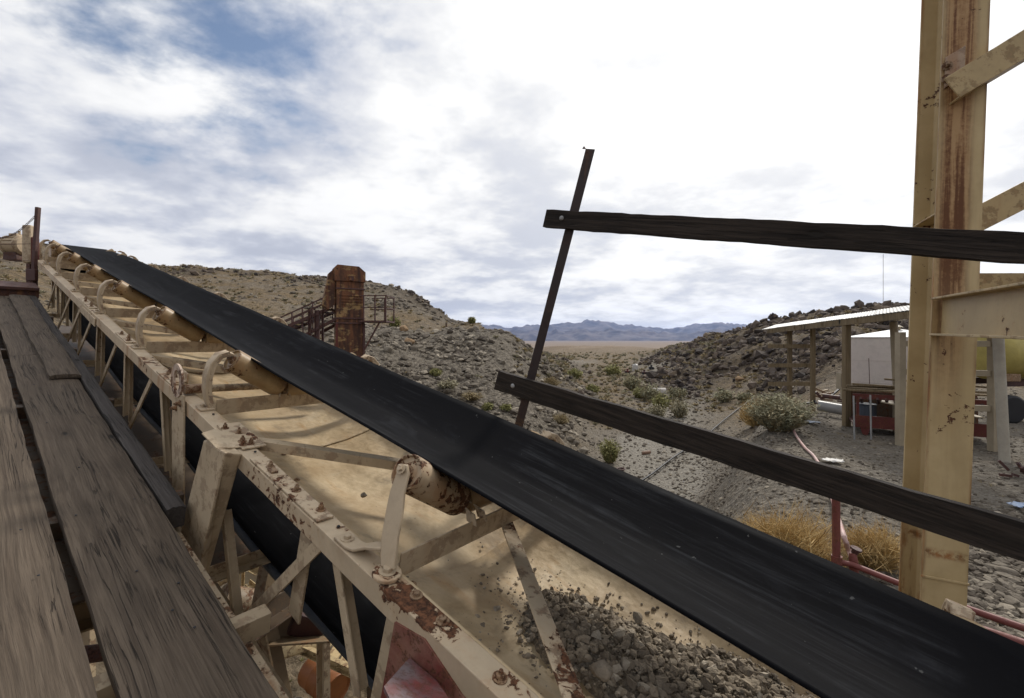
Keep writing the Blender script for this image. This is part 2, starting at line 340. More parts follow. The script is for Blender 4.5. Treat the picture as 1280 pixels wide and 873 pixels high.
def rockmat(name, c1, c2, c3):
    m, t = newmat(name); v = t.obj; a = t.node('ShaderNodeAttribute', attribute_name='tone').outputs['Fac']
    col = t.mix(t.ramp(a, 0, .7, False), c1, c2); col = t.mix(t.ramp(a, .8, 1.0, False), col, c3); n = t.noise(v, 14, 6, .7)
    col = t.mix(t.math('MULTIPLY', t.ramp(n, .4, .7), .5), col, c1); t.l.new(col, t.bsdf.inputs['Base Color']); t.bsdf.inputs['Roughness'].default_value = .9
    t.bsdf.inputs['Specular IOR Level'].default_value = .2; bump(t, n, .03, .7); return m
M_rock = rockmat('scree_stone', (.075, .060, .046), (.215, .185, .145), (.36, .31, .24))
M_rockdark = rockmat('varnished_stone', (.036, .029, .026), (.13, .10, .078), (.22, .17, .12))
M_gravelpile = rockmat('crushed_gravel', (.16, .13, .098), (.36, .30, .225), (.50, .44, .355))
M_rockorange = rockmat('orange_stone', (.22, .13, .07), (.36, .25, .15), (.42, .33, .23))

def leafmat(name, c1, c2, c3=None):
    m, t = newmat(name); a = t.node('ShaderNodeAttribute', attribute_name='tone').outputs['Fac']
    col = t.mix(a, c1, c2)
    if c3: col = t.mix(t.ramp(t.noise(t.obj, 3.0, 2, .5), .5, .62), col, c3)
    t.l.new(col, t.bsdf.inputs['Base Color']); t.bsdf.inputs['Roughness'].default_value = .8; t.bsdf.inputs['Specular IOR Level'].default_value = .1; return m
M_sage = leafmat('sage_leaves', (.14, .14, .085), (.38, .36, .24), (.33, .28, .17))
M_creosote = leafmat('creosote_leaves', (.13, .13, .045), (.34, .32, .14))
M_gold = leafmat('dry_golden_grass', (.30, .20, .08), (.68, .50, .24))
M_tuft = leafmat('dry_tuft', (.20, .155, .085), (.42, .34, .20))
M_greytuft = leafmat('grey_scrub', (.17, .155, .10), (.38, .34, .23))

# ------------------------------------------------------------------ terrain
def vnoise(x, y, seed):
    xi, yi = np.floor(x).astype(np.int64), np.floor(y).astype(np.int64); fx, fy = x - xi, y - yi
    fx = fx * fx * (3 - 2 * fx); fy = fy * fy * (3 - 2 * fy)
    def h(a, b):
        n = (a * 374761393 + b * 668265263 + seed * 974711) & 0xffffffff; n = ((n ^ (n >> 13)) * 1274126177) & 0xffffffff
        return ((n ^ (n >> 16)) & 0xffff) / 65535.0
    return (h(xi, yi) * (1 - fx) + h(xi + 1, yi) * fx) * (1 - fy) + (h(xi, yi + 1) * (1 - fx) + h(xi + 1, yi + 1) * fx) * fy
def fbm(x, y, wl, octs=5, seed=0, gain=.5, ridged=False):
    o = 0; a = 1; tot = 0
    for i in range(octs):
        n = vnoise(x / wl + i * 17.3, y / wl - i * 9.1, seed + i) * 2 - 1
        if ridged: n = 1 - 2 * abs(n)
        o = o + n * a; tot += a; a *= gain; wl *= .5
    return o / tot
END = [(450, -16), (1500, -36), (3500, -50), (70000, -50)]
PROF = {  # image column -> (distance ahead Y, ground height z)
    -500: [(2, -4), (10, -2.5), (25, 3), (60, 14), (120, 16)],
    -100: [(2, -4), (8, -2.5), (15, 1), (40, 6), (80, 19), (140, 12)],
    15: [(2, -4), (8, -2.5), (15, 1), (40, 6), (80, 17.4), (130, 12)],
    170: [(2, -4), (6, -4), (12, -1.5), (26, 1.4), (50, 6.2), (80, 13.0), (140, 7)],
    235: [(2, -4), (6, -4), (12, -1.5), (28, 1.2), (50, 5.6), (80, 13.1), (140, 7)],
    340: [(2, -4), (6, -4), (12, -1.8), (30, 1.0), (50, 5.0), (80, 11.9), (140, 6)],
    400: [(2, -4), (5.4, -4), (12, -2.2), (26, .2), (45, 3.4), (78, 10.5), (140, 4)],
    470: [(2, -4), (8, -3.8), (14, -2.4), (20, -1.5), (36, .9), (40, 1.1), (76, 9.5), (130, 3)],
    500: [(2, -4), (8, -4), (14, -3.2), (20, -2.0), (36, .85), (40, 1.0), (74, 8.4), (120, 2)],
    530: [(2, -4), (8, -4), (14, -3.6), (20, -2.3), (36, .80), (41, .95), (68, 6.0), (110, 0)],
    560: [(2, -4), (8, -4.2), (14, -4.0), (20, -2.6), (36, .76), (44, .85), (60, 3.1), (100, -2)],
    600: [(2, -4), (10, -4.4), (15, -3.9), (22, -2.4), (35, .70), (42, .8), (50, 2.1), (80, -3)],
    628: [(2, -4), (10, -4.5), (16, -3.8), (24, -2.1), (35, .70), (40, .75), (60, -3)],
    655: [(2, -4), (10, -4.6), (16, -4.1), (24, -2.5), (36, -.35), (45, -1.4), (70, -3.6)],
    680: [(2, -4), (10, -4.7), (18, -4.5), (28, -2.9), (40, -1.5), (60, -1.8), (110, -4.6), (200, -5), (300, -4)],
    715: [(2, -4), (10, -4.8), (20, -4.8), (28, -3.8), (40, -3.3), (60, -3.2), (120, -4.6), (200, -4.6), (300, -4.0)],
    740: [(2, -4), (10, -5.0), (25, -5.2), (34, -4.7), (50, -5.0), (100, -5.0), (200, -4.6), (300, -4.0)],
    800: [(2, -4), (8, -4.6), (14, -5.2), (25, -5.2), (50, -5.2), (100, -5.0), (200, -4.6), (300, -4.0)],
    860: [(2, -3.6), (7, -4.0), (10, -4.4), (14, -5.1), (25, -5.2), (40, -5.1), (55, -3.8), (75, -2.2), (110, -1.4), (150, -1.2), (250, -6)],
    885: [(2, -3.4), (7, -3.5), (11, -4.0), (16, -5.1), (26, -5.15), (38, -5.0), (50, -3.5), (68, -.8), (95, .6), (150, -6)],
    915: [(2, -3.2), (7, -3.1), (11, -3.0), (15, -4.2), (19, -4.9), (27, -5.0), (36, -4.7), (46, -3.0), (65, -.1), (80, 1.2), (130, -6)],
    950: [(2, -3.0), (6, -2.75), (9, -2.5), (13, -2.25), (15, -3.2), (20, -4.4), (33, -4.3), (45, -1.8), (62, 1.3), (74, 2.7), (120, -5)],
    985: [(2, -2.8), (6, -2.65), (9, -2.4), (13, -2.1), (16, -2.6), (21, -3.5), (30, -3.7), (42, -1.2), (60, 1.9), (72, 3.1), (120, -4)],
    1020: [(2, -2.7), (8, -2.4), (13, -2.35), (20, -2.7), (28, -2.9), (40, -.8), (60, 2.4), (72, 4.0), (120, -4)],
    1060: [(2, -2.6), (8, -2.4), (14, -2.45), (24, -2.6), (38, -.6), (60, 3.0), (72, 4.6), (120, -4)],
    1130: [(2, -2.5), (8, -2.45), (14, -2.45), (24, -2.6), (38, -.8), (60, 3.2), (74, 5.2), (120, -4)],
    1280: [(2, -2.4), (8, -2.45), (24, -2.6), (38, -1.5), (60, 2.0), (75, 4.2), (120, -4)],
    1700: [(2, -2.4), (24, -2.6), (60, 1.0), (75, 2.2), (140, -6)],
}
LR0, LR1, NR, NTH = math.log(1.2), math.log(70000.0), 520, 721
lrs = np.linspace(LR0, LR1, NR); ths = np.linspace(-math.pi, math.pi, NTH)
cols = []
for px, pf in sorted(PROF.items()):
    k = (px - 640) / FPX; th = math.atan(k); sec = math.sqrt(1 + k * k); pf = pf + END
    cols.append((th, np.interp(lrs, [math.log(a * sec) for a, b in pf], [b for a, b in pf])))
back = [(2, -4), (20, -3), (60, 6), (120, 10)] + END; bp = np.interp(lrs, [math.log(a) for a, b in back], [b for a, b in back])
cols = [(-math.pi, bp), (-2.2, bp)] + cols + [(2.0, bp), (math.pi, bp)]
cth = np.array([c[0] for c in cols]); cz = np.array([c[1] for c in cols])
G = np.empty((NTH, NR))
for j in range(NR): G[:, j] = np.interp(ths, cth, cz[:, j])
def blur(a, n, ax):
    k = np.hanning(n + 2)[1:-1]; k /= k.sum(); p = [(0, 0), (0, 0)]; p[ax] = (n // 2, n // 2)
    return np.apply_along_axis(lambda r_: np.convolve(r_, k, 'valid'), ax, np.pad(a, p, mode='edge'))
G = blur(blur(G, 9, 0), 9, 1)
def polar(x, y):
    return np.arctan2(x, y), np.sqrt(x * x + y * y)
def zones(x, y):
    th, r = polar(x, y); px = 640 + FPX * np.tan(np.clip(th, -1.3, 1.3)); front = np.abs(th) < 1.35
    Y = np.abs(y)
    sm = lambda v, a, b: np.clip((v - a) / (b - a), 0, 1)
    n = fbm(x, y, 9, 4, 40); nb = fbm(x, y, 22, 4, 60)
    scree = sm(px, 350, 440) * sm(-px, -760, -690) * sm(Y, 4, 8) * sm(-Y, -40, -36) * front
    scree = np.maximum(scree, sm(px, 380, 480) * sm(-px, -620, -570) * sm(Y, 44, 50) * sm(-Y, -78, -66) * front * .75)
    path = np.exp(-((px - (850 - 38 * np.clip((Y - 25) / 60, 0, 1))) / (72 * 26 / np.maximum(Y, 18))) ** 2) * 1.0 * sm(Y, 9, 14) * sm(-Y, -130, -90)
    path = np.maximum(path, np.exp(-((px - 725 - 18 * np.sin(Y / 14)) / (36 * 40 / np.maximum(Y, 30))) ** 2) * sm(Y, 46, 55) * sm(-Y, -120, -90) * .8)
    path = np.maximum(path, sm(px, 700, 780) * sm(-px, -930, -880) * sm(Y, 12, 15) * sm(-Y, -30, -24))
    path = np.maximum(path, sm(-Y, -24, -18) * sm(px, 790, 850) * .8) * front
    right = sm(px, 790, 850) * sm(Y, 37, 44) * sm(-Y, -160, -120) * front
    right = np.maximum(right, sm(px, 930, 980) * sm(Y, 25, 31) * sm(-Y, -160, -120) * front)
    dark = right * (.55 + .45 * sm(n + .6 * nb, -.28, .10))
    left = sm(-px, -560, -480) * sm(Y, 42, 60) * sm(-Y, -130, -100) * front
    dark = np.maximum(dark, left * sm(n + nb, .16, .42) * .75)
    crest = sm(px, 480, 520) * sm(-px, -640, -600) * sm(Y, 50, 60) * sm(-Y, -110, -80) * front
    dark = np.maximum(dark, crest * .8)
    should = sm(px, 640, 665) * sm(-px, -770, -720) * sm(Y, 27, 32) * sm(-Y, -90, -70) * front
    dark = np.maximum(dark, should * .55 * sm(n, -.4, .1))
    return scree, path, dark, right, left, sm(r, 140, 260)
def terr(x, y):
    x = np.asarray(x, float); y = np.asarray(y, float); th, r = polar(x, y)
    u = (th + math.pi) / (2 * math.pi) * (NTH - 1); v = (np.log(np.maximum(r, 1.21)) - LR0) / (LR1 - LR0) * (NR - 1)
    ui = np.clip(u.astype(int), 0, NTH - 2); vi = np.clip(v.astype(int), 0, NR - 2); fu, fv = u - ui, np.clip(v - vi, 0, 1)
    z = (G[ui, vi] * (1 - fu) + G[ui + 1, vi] * fu) * (1 - fv) + (G[ui, vi + 1] * (1 - fu) + G[ui + 1, vi + 1] * fu) * fv
    scree, path, dark, right, left, far = zones(x, y)
    calm = 1 - .85 * np.clip(path, 0, 1)
    near = np.clip((r - 4) / 10, .15, 1)
    z = z + fbm(x, y, 7, 5, 3) * .35 * calm * near
    z = z + fbm(x, y, 1.6, 4, 13) * .17 * calm * near * (1 + scree)
    z = z + fbm(x, y, 5.5, 5, 23, .6, True) * (right * 1.3 + left * .5 + dark * .45) * .62
    z = z + far * fbm(x, y, 90, 5, 33) * 2.2 * np.clip((900 - r) / 600, 0, 1) * np.clip((r - 200) / 150, 0, 1)
    return z
def tz(x, y): return float(terr(np.array([x]), np.array([y]))[0])
def ray(px, py, Y): return Vector(((px - 640) / FPX * Y, Y, (HOR - py) / FPX * Y))
_Y = np.exp(np.linspace(math.log(3.2), math.log(400), 1400))
def hit(px, py):
    """where the sight line through that spot of the photograph first meets the ground"""
    X = (px - 640) / FPX * _Y; Z = (HOR - py) / FPX * _Y; g = terr(X, _Y); i = np.argmax(g >= Z)
    if not (g >= Z).any(): return None
    return Vector((X[i], _Y[i], g[i]))

th_f = np.radians(np.arange(-58, 58.01, .16)); th_c1 = np.radians(np.arange(-180, -58, 2.0)); th_c2 = np.radians(np.arange(60, 180.01, 2.0))
TH = np.concatenate([th_c1, th_f, th_c2]); TH[-1] = math.pi
RR = np.concatenate([np.exp(np.arange(math.log(1.4), math.log(150), .0135)), np.exp(np.arange(math.log(150), math.log(34000), .075))])
TT, RG = np.meshgrid(TH, RR, indexing='ij'); GX, GY = RG * np.sin(TT), RG * np.cos(TT); GZ = terr(GX, GY)
nt, nr = TT.shape; idx = np.arange(nt * nr).reshape(nt, nr)
quads = np.stack([idx[:-1, :-1], idx[:-1, 1:], idx[1:, 1:], idx[1:, :-1]], -1).reshape(-1, 4)[:, ::-1]
zs = zones(GX, GY)
gm = npmesh('ground', np.stack([GX, GY, GZ], -1).reshape(-1, 3), quads, M_ground, 4, True, {'scree': zs[0], 'gravel': np.clip(zs[1], 0, 1), 'dark': np.clip(zs[2], 0, 1), 'far': zs[5]})
tag(link('ground', gm, None), kind='structure')
cap = MB(); cap.add([(1.4 * math.sin(a), 1.4 * math.cos(a), float(terr(1.4 * math.sin(a), 1.4 * math.cos(a)))) for a in TH[:-1:6]], []); cap.f.append(tuple(range(len(cap.v))))
co = link('ground_under_walkway', cap, M_ground); tag(co, kind='structure')

def mountmat():
    m, t = newmat('far_mountain_rock'); v = t.obj
    col = t.mix(t.ramp(t.noise(v, .0014, 7, .65), .4, .6), (.03, .028, .04), (.13, .11, .11)); t.l.new(col, t.bsdf.inputs['Base Color']); t.bsdf.inputs['Roughness'].default_value = 1; return m
M_mount = mountmat()
def mountains(name, Y0, Y1, prof, seed, amp):
    nx, ny = 900, 60; px = np.linspace(-900, 2200, nx); yy = np.linspace(0, 1, ny); PX, U = np.meshgrid(px, yy, indexing='ij'); Yv = Y0 + (Y1 - Y0) * U; X = (PX - 640) / FPX * ((Y0 + Y1) / 2)
    top = np.interp(PX, [a for a, b in prof], [(HOR - b) / FPX * (Y0 + Y1) / 2 + 50 for a, b in prof])
    env = np.sin(math.pi * U) ** .8; rid = .5 + .5 * fbm(X, Yv, 2600, 5, seed, .55, True)
    Z = -52 + top * env * (.62 + .42 * rid * amp) + 330 * fbm(X, Yv, 1300, 6, seed + 7, .66, True) * env * amp; q = np.arange(nx * ny).reshape(nx, ny)
    F = np.stack([q[:-1, :-1], q[1:, :-1], q[1:, 1:], q[:-1, 1:]], -1).reshape(-1, 4)
    tag(link(name, npmesh(name, np.stack([X, Yv, Z], -1), F, M_mount, 4, True), None), kind='structure')
mountains('mountain_range', 17000, 24000, [(-900, 411), (600, 411), (640, 412), (680, 409), (745, 406), (800, 412), (835, 416), (880, 408), (905, 409), (960, 414), (1300, 411), (2200, 412)], 5, 1.0)
mountains('mountain_foothills', 12500, 15500, [(-900, 420), (640, 419), (700, 417), (740, 416), (800, 419), (850, 419), (900, 416), (1000, 420), (2200, 420)], 9, .8)

# ------------------------------------------------------------------ stones and scrub
_t = (1 + 5 ** .5) / 2
ICO = np.array([(-1, _t, 0), (1, _t, 0), (-1, -_t, 0), (1, -_t, 0), (0, -1, _t), (0, 1, _t), (0, -1, -_t), (0, 1, -_t), (_t, 0, -1), (_t, 0, 1), (-_t, 0, -1), (-_t, 0, 1)]); ICO /= np.linalg.norm(ICO[0])
ICF = np.array([(0, 11, 5), (0, 5, 1), (0, 1, 7), (0, 7, 10), (0, 10, 11), (1, 5, 9), (5, 11, 4), (11, 10, 2), (10, 7, 6), (7, 1, 8), (3, 9, 4), (3, 4, 2), (3, 2, 6), (3, 6, 8), (3, 8, 9), (4, 9, 5), (2, 4, 11), (6, 2, 10), (8, 6, 7), (9, 8, 1)])
def rotm(n):
    q = rng.normal(size=(n, 4)); q /= np.linalg.norm(q, axis=1)[:, None]; a, b, c, d = q.T
    return np.stack([np.stack([1-2*(c*c+d*d), 2*(b*c-a*d), 2*(b*d+a*c)], -1), np.stack([2*(b*c+a*d), 1-2*(b*b+d*d), 2*(c*d-a*b)], -1), np.stack([2*(b*d-a*c), 2*(c*d+a*b), 1-2*(b*b+c*c)], -1)], 1)
def rocks(name, P, size, mat, flat=.7, jit=.28):
    n = len(P); v = ICO[None] * (1 + rng.uniform(-jit, jit, (n, 12, 1))) + rng.normal(0, jit * .35, (n, 12, 3)); v = v * rng.uniform(.55, 1.15, (n, 1, 3))
    v = np.einsum('nij,nkj->nki', rotm(n), v) * (np.asarray(size).reshape(n, 1, 1) / 2); v[:, :, 2] *= flat; V = v + np.asarray(P)[:, None]
    F = ICF[None] + (np.arange(n) * 12)[:, None, None]; tone = np.repeat(rng.uniform(0, 1, n) ** 1.2, 12)
    return npmesh(name, V.reshape(-1, 3), F.reshape(-1, 3), mat, 3, False, {'tone': tone})
def scatter(n, pxr, Yr, sel=None):
    px = rng.uniform(*pxr, n); Y = np.exp(rng.uniform(math.log(Yr[0]), math.log(Yr[1]), n)); X = (px - 640) / FPX * Y
    if sel is not None:
        k = rng.uniform(0, 1, n) < sel(zones(X, Y), X, Y); X, Y = X[k], Y[k]
    return np.stack([X, Y, terr(X, Y)], -1)
def field(name, P, s0, s1, mat, pw=3.0, flat=.7, sink=.1, scaleY=True):
    s_ = s0 + (s1 - s0) * rng.uniform(0, 1, len(P)) ** pw
    if scaleY: s_ = s_ * np.clip(P[:, 1] / 22, .5, 2.6)
    P = P.copy(); P[:, 2] += s_ * (.2 - sink); tag(link(name, rocks(name, P, s_, mat, flat), None), kind='stuff')
field('scree_stones', scatter(36000, (330, 780), (7, 40), lambda z, x, y: np.clip(z[0] * 1.1 - z[1], 0, 1) * np.clip(.55 + 1.4 * fbm(x, y, 3.0, 3, 71), .12, 1)), .035, .50, M_rock, 5.5)
field('bench_slope_stones', scatter(9000, (330, 660), (40, 80), lambda z, x, y: (z[0] + .25 * z[4]) * np.clip(.45 + 1.4 * fbm(x, y, 5.0, 3, 72), .05, 1)), .03, .34, M_rock, 5)
field('wash_stones', scatter(26000, (690, 1000), (9, 60), lambda z, x, y: np.clip(.2 + .5 * z[1] + fbm(x, y, 3, 3, 76) * .5, .03, 1)), .02, .24, M_rock, 6)
field('yard_stones', scatter(30000, (820, 1500), (3.4, 24), lambda z, x, y: np.clip(.3 + .5 * z[1] + fbm(x, y, 1.6, 3, 77) * .8, .05, 1)), .025, .20, M_rock, 6)
field('hillside_stones', scatter(15000, (-150, 480), (11, 85), lambda z, x, y: np.clip(.10 + fbm(x, y, 6.0, 3, 73), .02, .8)), .03, .34, M_rock, 4.5)
field('dark_hillside_stones', scatter(44000, (780, 1500), (27, 110), lambda z, x, y: np.clip(z[2] * (.55 + 1.2 * fbm(x, y, 4, 3, 74)) + .12 * z[3], 0, 1)), .05, .60, M_rockdark, 4.2, .9)
field('dark_crest_stones', scatter(9000, (-50, 780), (28, 95), lambda z, x, y: z[2] * (.5 + fbm(x, y, 4, 3, 75))), .05, .40, M_rockdark, 3.5, .8)
ypx = scatter(6500, (1150, 1420), (3.3, 6.4)); field('rock_heap_stones', ypx, .03, .30, M_rock, 3.6, .6)

def blades(P, n, rad, hgt, wid, spread=1.0, curl=.3, dome=True, leafy=False):
    """n thin blades fanning out of base P; returns verts and faces"""
    a = rng.uniform(0, 2 * math.pi, n); e = rng.uniform(0, 1, n) ** .6 * spread
    hx, hy = np.cos(a), np.sin(a); L = rng.uniform(.55, 1.0, n)
    tip = np.stack([hx * e * rad * L, hy * e * rad * L, hgt * L * np.sqrt(np.clip(1 - (e * .8) ** 2, .05, 1))], -1)
    base = np.stack([hx * e * rad * .22, hy * e * rad * .22, np.zeros(n)], -1)
    if leafy:                                       # short leaf pieces along the twigs instead of whole blades
        f0 = rng.uniform(.25, .95, (n, 1)); c = base + (tip - base) * f0; d = rng.normal(size=(n, 3)); d[:, 2] = abs(d[:, 2]) * .8; d /= np.linalg.norm(d, axis=1)[:, None]
        base = c - d * wid * 2.2; tip = c + d * wid * 2.2
    mid = (base + tip) / 2 + rng.normal(0, 1, (n, 3)) * np.array([rad, rad, hgt * .3]) * curl * .2
    if dome and not leafy: tip = tip + np.stack([hx, hy, -np.ones(n) * .6], -1) * rad * curl * rng.uniform(0, .4, (n, 1))
    s_ = rng.normal(size=(n, 3)); s_[:, 2] *= .3; s_ /= np.linalg.norm(s_, axis=1)[:, None]; s_ *= wid / 2
    V = np.stack([base - s_ * .8, base + s_ * .8, mid - s_, mid + s_, tip], 1) + np.asarray(P)
    F = np.array([(0, 1, 3), (0, 3, 2), (2, 3, 4)])[None] + (np.arange(n) * 5)[:, None, None]
    tone = np.repeat(rng.uniform(0, 1, n), 5); return V.reshape(-1, 3), F.reshape(-1, 3), tone
def tufts(name, P, rad, hgt, n, wid, mat):
    Vs, Fs, Ts = [], [], []; o = 0
    for p in P:
        k = rng.uniform(.6, 1.3) * np.clip(p[1] / 30, .5, 2.2); V, F, T_ = blades(p, n, rad * k, hgt * k, wid * k); Vs.append(V); Fs.append(F + o); Ts.append(T_); o += len(V)
    tag(link(name, npmesh(name, np.concatenate(Vs), np.concatenate(Fs), mat, 3, False, {'tone': np.concatenate(Ts)}), None), kind='stuff')
tufts('dry_hillside_scrub', scatter(1500, (-100, 620), (14, 85), lambda z, x, y: (1 - z[0] * .9) * .8), .24, .17, 26, .045, M_tuft)
tufts('grey_hillside_scrub', scatter(420, (-100, 640), (16, 85), lambda z, x, y: (1 - z[0] * .85)), .30, .22, 30, .06, M_greytuft)
tufts('valley_scrub', scatter(750, (640, 900), (26, 150), lambda z, x, y: np.clip(1 - 1.6 * z[1], 0, 1)), .34, .28, 30, .06, M_greytuft)
tufts('valley_dry_scrub', scatter(900, (640, 900), (26, 150), lambda z, x, y: np.clip(1 - 1.6 * z[1], 0, 1)), .30, .22, 26, .05, M_tuft)
tufts('right_hillside_scrub', scatter(1700, (800, 1450), (30, 95), lambda z, x, y: 1 - z[2] * .3), .28, .20, 26, .05, M_tuft)
tufts('yard_dry_grass', scatter(500, (850, 1450), (3.6, 22), lambda z, x, y: .25 + 0 * x), .22, .12, 16, .010, M_tuft)

def bush(px, py, wpx, hpx, kind, label, group=None, name='desert_shrub', cat='shrub', n=None, P=None):
    P = P or hit(px, py)
    if P is None: return
    Y = P.y; rad = wpx / 2 / FPX * Y; hg = hpx / FPX * Y
    mat = {'sage': M_sage, 'creosote': M_creosote, 'gold': M_gold, 'tuft': M_tuft, 'grey': M_greytuft}[kind]
    n = n or 700; pxw = Y / FPX
    root = thing(name, label, cat, P - Vector((0, 0, .04)), group=group)
    if kind in ('gold', 'tuft'):
        V, F, T_ = blades((0, 0, 0), n, rad, hg, max(.004, .8 * pxw), 1.0, 1.3); V[:, 2] *= .68 + .6 * (.5 + fbm(V[:, 0], V[:, 1], rad * .6, 2, 5))
        link('grass_blades', npmesh('grass_blades', V, F, mat, 3, False, {'tone': T_}), None, root)
    else:
        V, F, T_ = blades((0, 0, 0), n * 2, rad, hg, max(.008, 1.1 * pxw), 1.0, .3, leafy=True)
        link('foliage', npmesh('foliage', V, F, mat, 3, False, {'tone': T_}), None, root)
        V, F, T_ = blades((0, 0, 0), max(30, n // 8), rad * .95, hg * .95, max(.006, .8 * pxw), 1.0, .2)
        link('stems', npmesh('stems', V, F, M_tuft, 3, False, {'tone': T_}), None, root)
    return root
bush(974, 538, 104, 54, 'sage', 'large rounded grey-green bush on the mound in front of the open shed', n=3800)
bush(945, 533, 42, 40, 'gold', 'golden dry grass leaning on the left side of the large mound bush', n=900, name='grass_clump', cat='grass')
bush(982, 716, 132, 96, 'gold', 'bright golden dry grass clump left of the red standpipe', n=3600, name='grass_clump', cat='grass')
bush(1090, 706, 84, 66, 'gold', 'golden dry grass clump between the red standpipe and the tan steel column', n=1500, name='grass_clump', cat='grass')
bush(762, 579, 34, 36, 'creosote', 'yellow-green shrub alone on gravel just below the lower wooden rail', n=900)
SHR = [(812, 502, 40, 28, 'sage', 'tall grey-green shrub just left of the white concrete pipe'), (826, 512, 34, 24, 'creosote', 'green shrub directly in front of the white concrete pipe'),
       (850, 522, 40, 30, 'grey', 'broad grey-tan shrub right of and below the white concrete pipe'), (820, 524, 34, 22, 'grey', 'pale grey-tan shrub rising behind the lower wooden rail'), (846, 500, 34, 20, 'sage', 'grey-green shrub right of the white concrete pipe'),
       (790, 488, 36, 24, 'sage', 'grey-green shrub in the wash left of the dirt track'), (766, 470, 30, 16, 'creosote', 'low green shrub in the mid valley wash'), (800, 498, 26, 16, 'creosote', 'small yellow-green shrub at the left foot of the tall grey-green shrub'),
       (718, 474, 28, 16, 'creosote', 'yellow-green shrub right of the leaning steel post on the slope toe'), (740, 492, 26, 14, 'creosote', 'small green shrub above the lower rail near the slope toe'),
       (905, 503, 34, 20, 'sage', 'grey-green shrub at the foot of the dark hill left of the mound'), (930, 502, 26, 14, 'sage', 'small sage shrub tucked behind the mound'),
       (632, 514, 18, 11, 'creosote', 'small yellow-green shrub left of the leaning post on the scree'), (610, 513, 20, 12, 'creosote', 'small yellow-green tuft on the scree under the rail end'),
       (688, 484, 26, 16, 'tuft', 'dry bush on the brown slope right of the leaning post'), (545, 470, 20, 12, 'creosote', 'small green tuft low on the scree slope above the belt'), (560, 488, 34, 16, 'grey', 'grey scrub on the scree slope just above the belt'),
       (493, 411, 22, 18, 'creosote', 'dark green shrub on the bench beside the tower platform'), (700, 530, 26, 16, 'tuft', 'dry brown bush on the scree under the lower rail'), (590, 500, 30, 14, 'tuft', 'dry tan bush on the scree left of the rail end'),
       (590, 404, 12, 9, 'creosote', 'tiny shrub on the skyline at the right end of the bench'), (735, 520, 40, 18, 'tuft', 'dry brown bush behind the middle of the lower rail')]
for px, py, a, b, k, lb in SHR: bush(px, py, a, b, k, lb, n=420)

def bigrock(sz, tall=.8, planes=16):
    import bmesh
    bm = bmesh.new(); bmesh.ops.create_icosphere(bm, subdivisions=3, radius=1.0); v = np.array([p.co[:] for p in bm.verts]); F = np.array([[q.index for q in f.verts] for f in bm.faces]); bm.free()
    nrm = rng.normal(size=(planes, 3)); nrm /= np.linalg.norm(nrm, axis=1)[:, None]; dd = rng.uniform(.55, .95, planes); rr = np.ones(len(v))
    for n_, d_ in zip(nrm, dd):
        k = v @ n_; hit_ = k > 1e-6; rr = np.where(hit_, np.minimum(rr, d_ / np.maximum(k, 1e-6)), rr)
    v = v * (rr * (1 + .05 * fbm(v[:, 0] * 3 + 7, v[:, 1] * 3 + v[:, 2] * 2, 1.0, 3, int(rng.integers(99)))))[:, None] * np.array([1.15, .9, tall]) * sz / 2 * 1.1
    return npmesh('rock', v, F, None, 3, False, {'tone': np.full(len(v), rng.uniform(.45, .9))})
def stone(px, py, wpx, mat=M_rock, name='boulder', label='', group=None, tall=.8, P=None, sz=None):
    P = P or hit(px, py)
    if P is None: return
    sz = sz or wpx / FPX * P.y; me = bigrock(sz, tall); me.materials.append(mat)
    o = link(name, me, None); o.location = P + Vector((0, 0, sz * .2)); o.rotation_euler = (0, 0, rng.uniform(0, 6)); tag(o, label, 'rock', group); return o
stone(505, 414, 11, M_rockorange, label='orange boulder on the bench right of the rusty tower platform')
stone(512, 430, 13, M_rockorange, label='squarish tan boulder on the scree below the orange one')
stone(740, 584, 12, M_rockdark, label='dark rusty lump on the gravel beside the belt', tall=1)
stone(822, 506, 9, M_rock, label='pale rounded boulder in the wash in front of the concrete pipe')
stone(925, 476, 9, M_rockorange, label='pale pink boulder alone on the dark hillside')
for i, (px, py) in enumerate([(527, 447), (560, 441), (598, 452), (575, 470), (540, 462), (615, 440), (645, 437), (505, 450), (632, 472), (588, 432), (606, 480), (664, 520), (696, 545), (712, 552), (655, 530), (730, 545), (745, 500), (485, 440), (550, 428), (628, 455)]):
    stone(px, py, random.uniform(7, 12), M_rock, label='loose pale grey boulder among the scree of the left slope', group='loose pale boulders on the scree slope')
for i, (px, py) in enumerate([(1258, 720), (1232, 742), (1265, 756), (1240, 712), (1222, 764), (1272, 738), (1250, 775)]):
    stone(px, py, random.uniform(12, 20), M_rock, label='angular grey rock of the heap right of the tan steel column', group='rocks in the heap beside the steel column', tall=.5)

USE_HAZE = True; HAZE_D = 2.2e-5
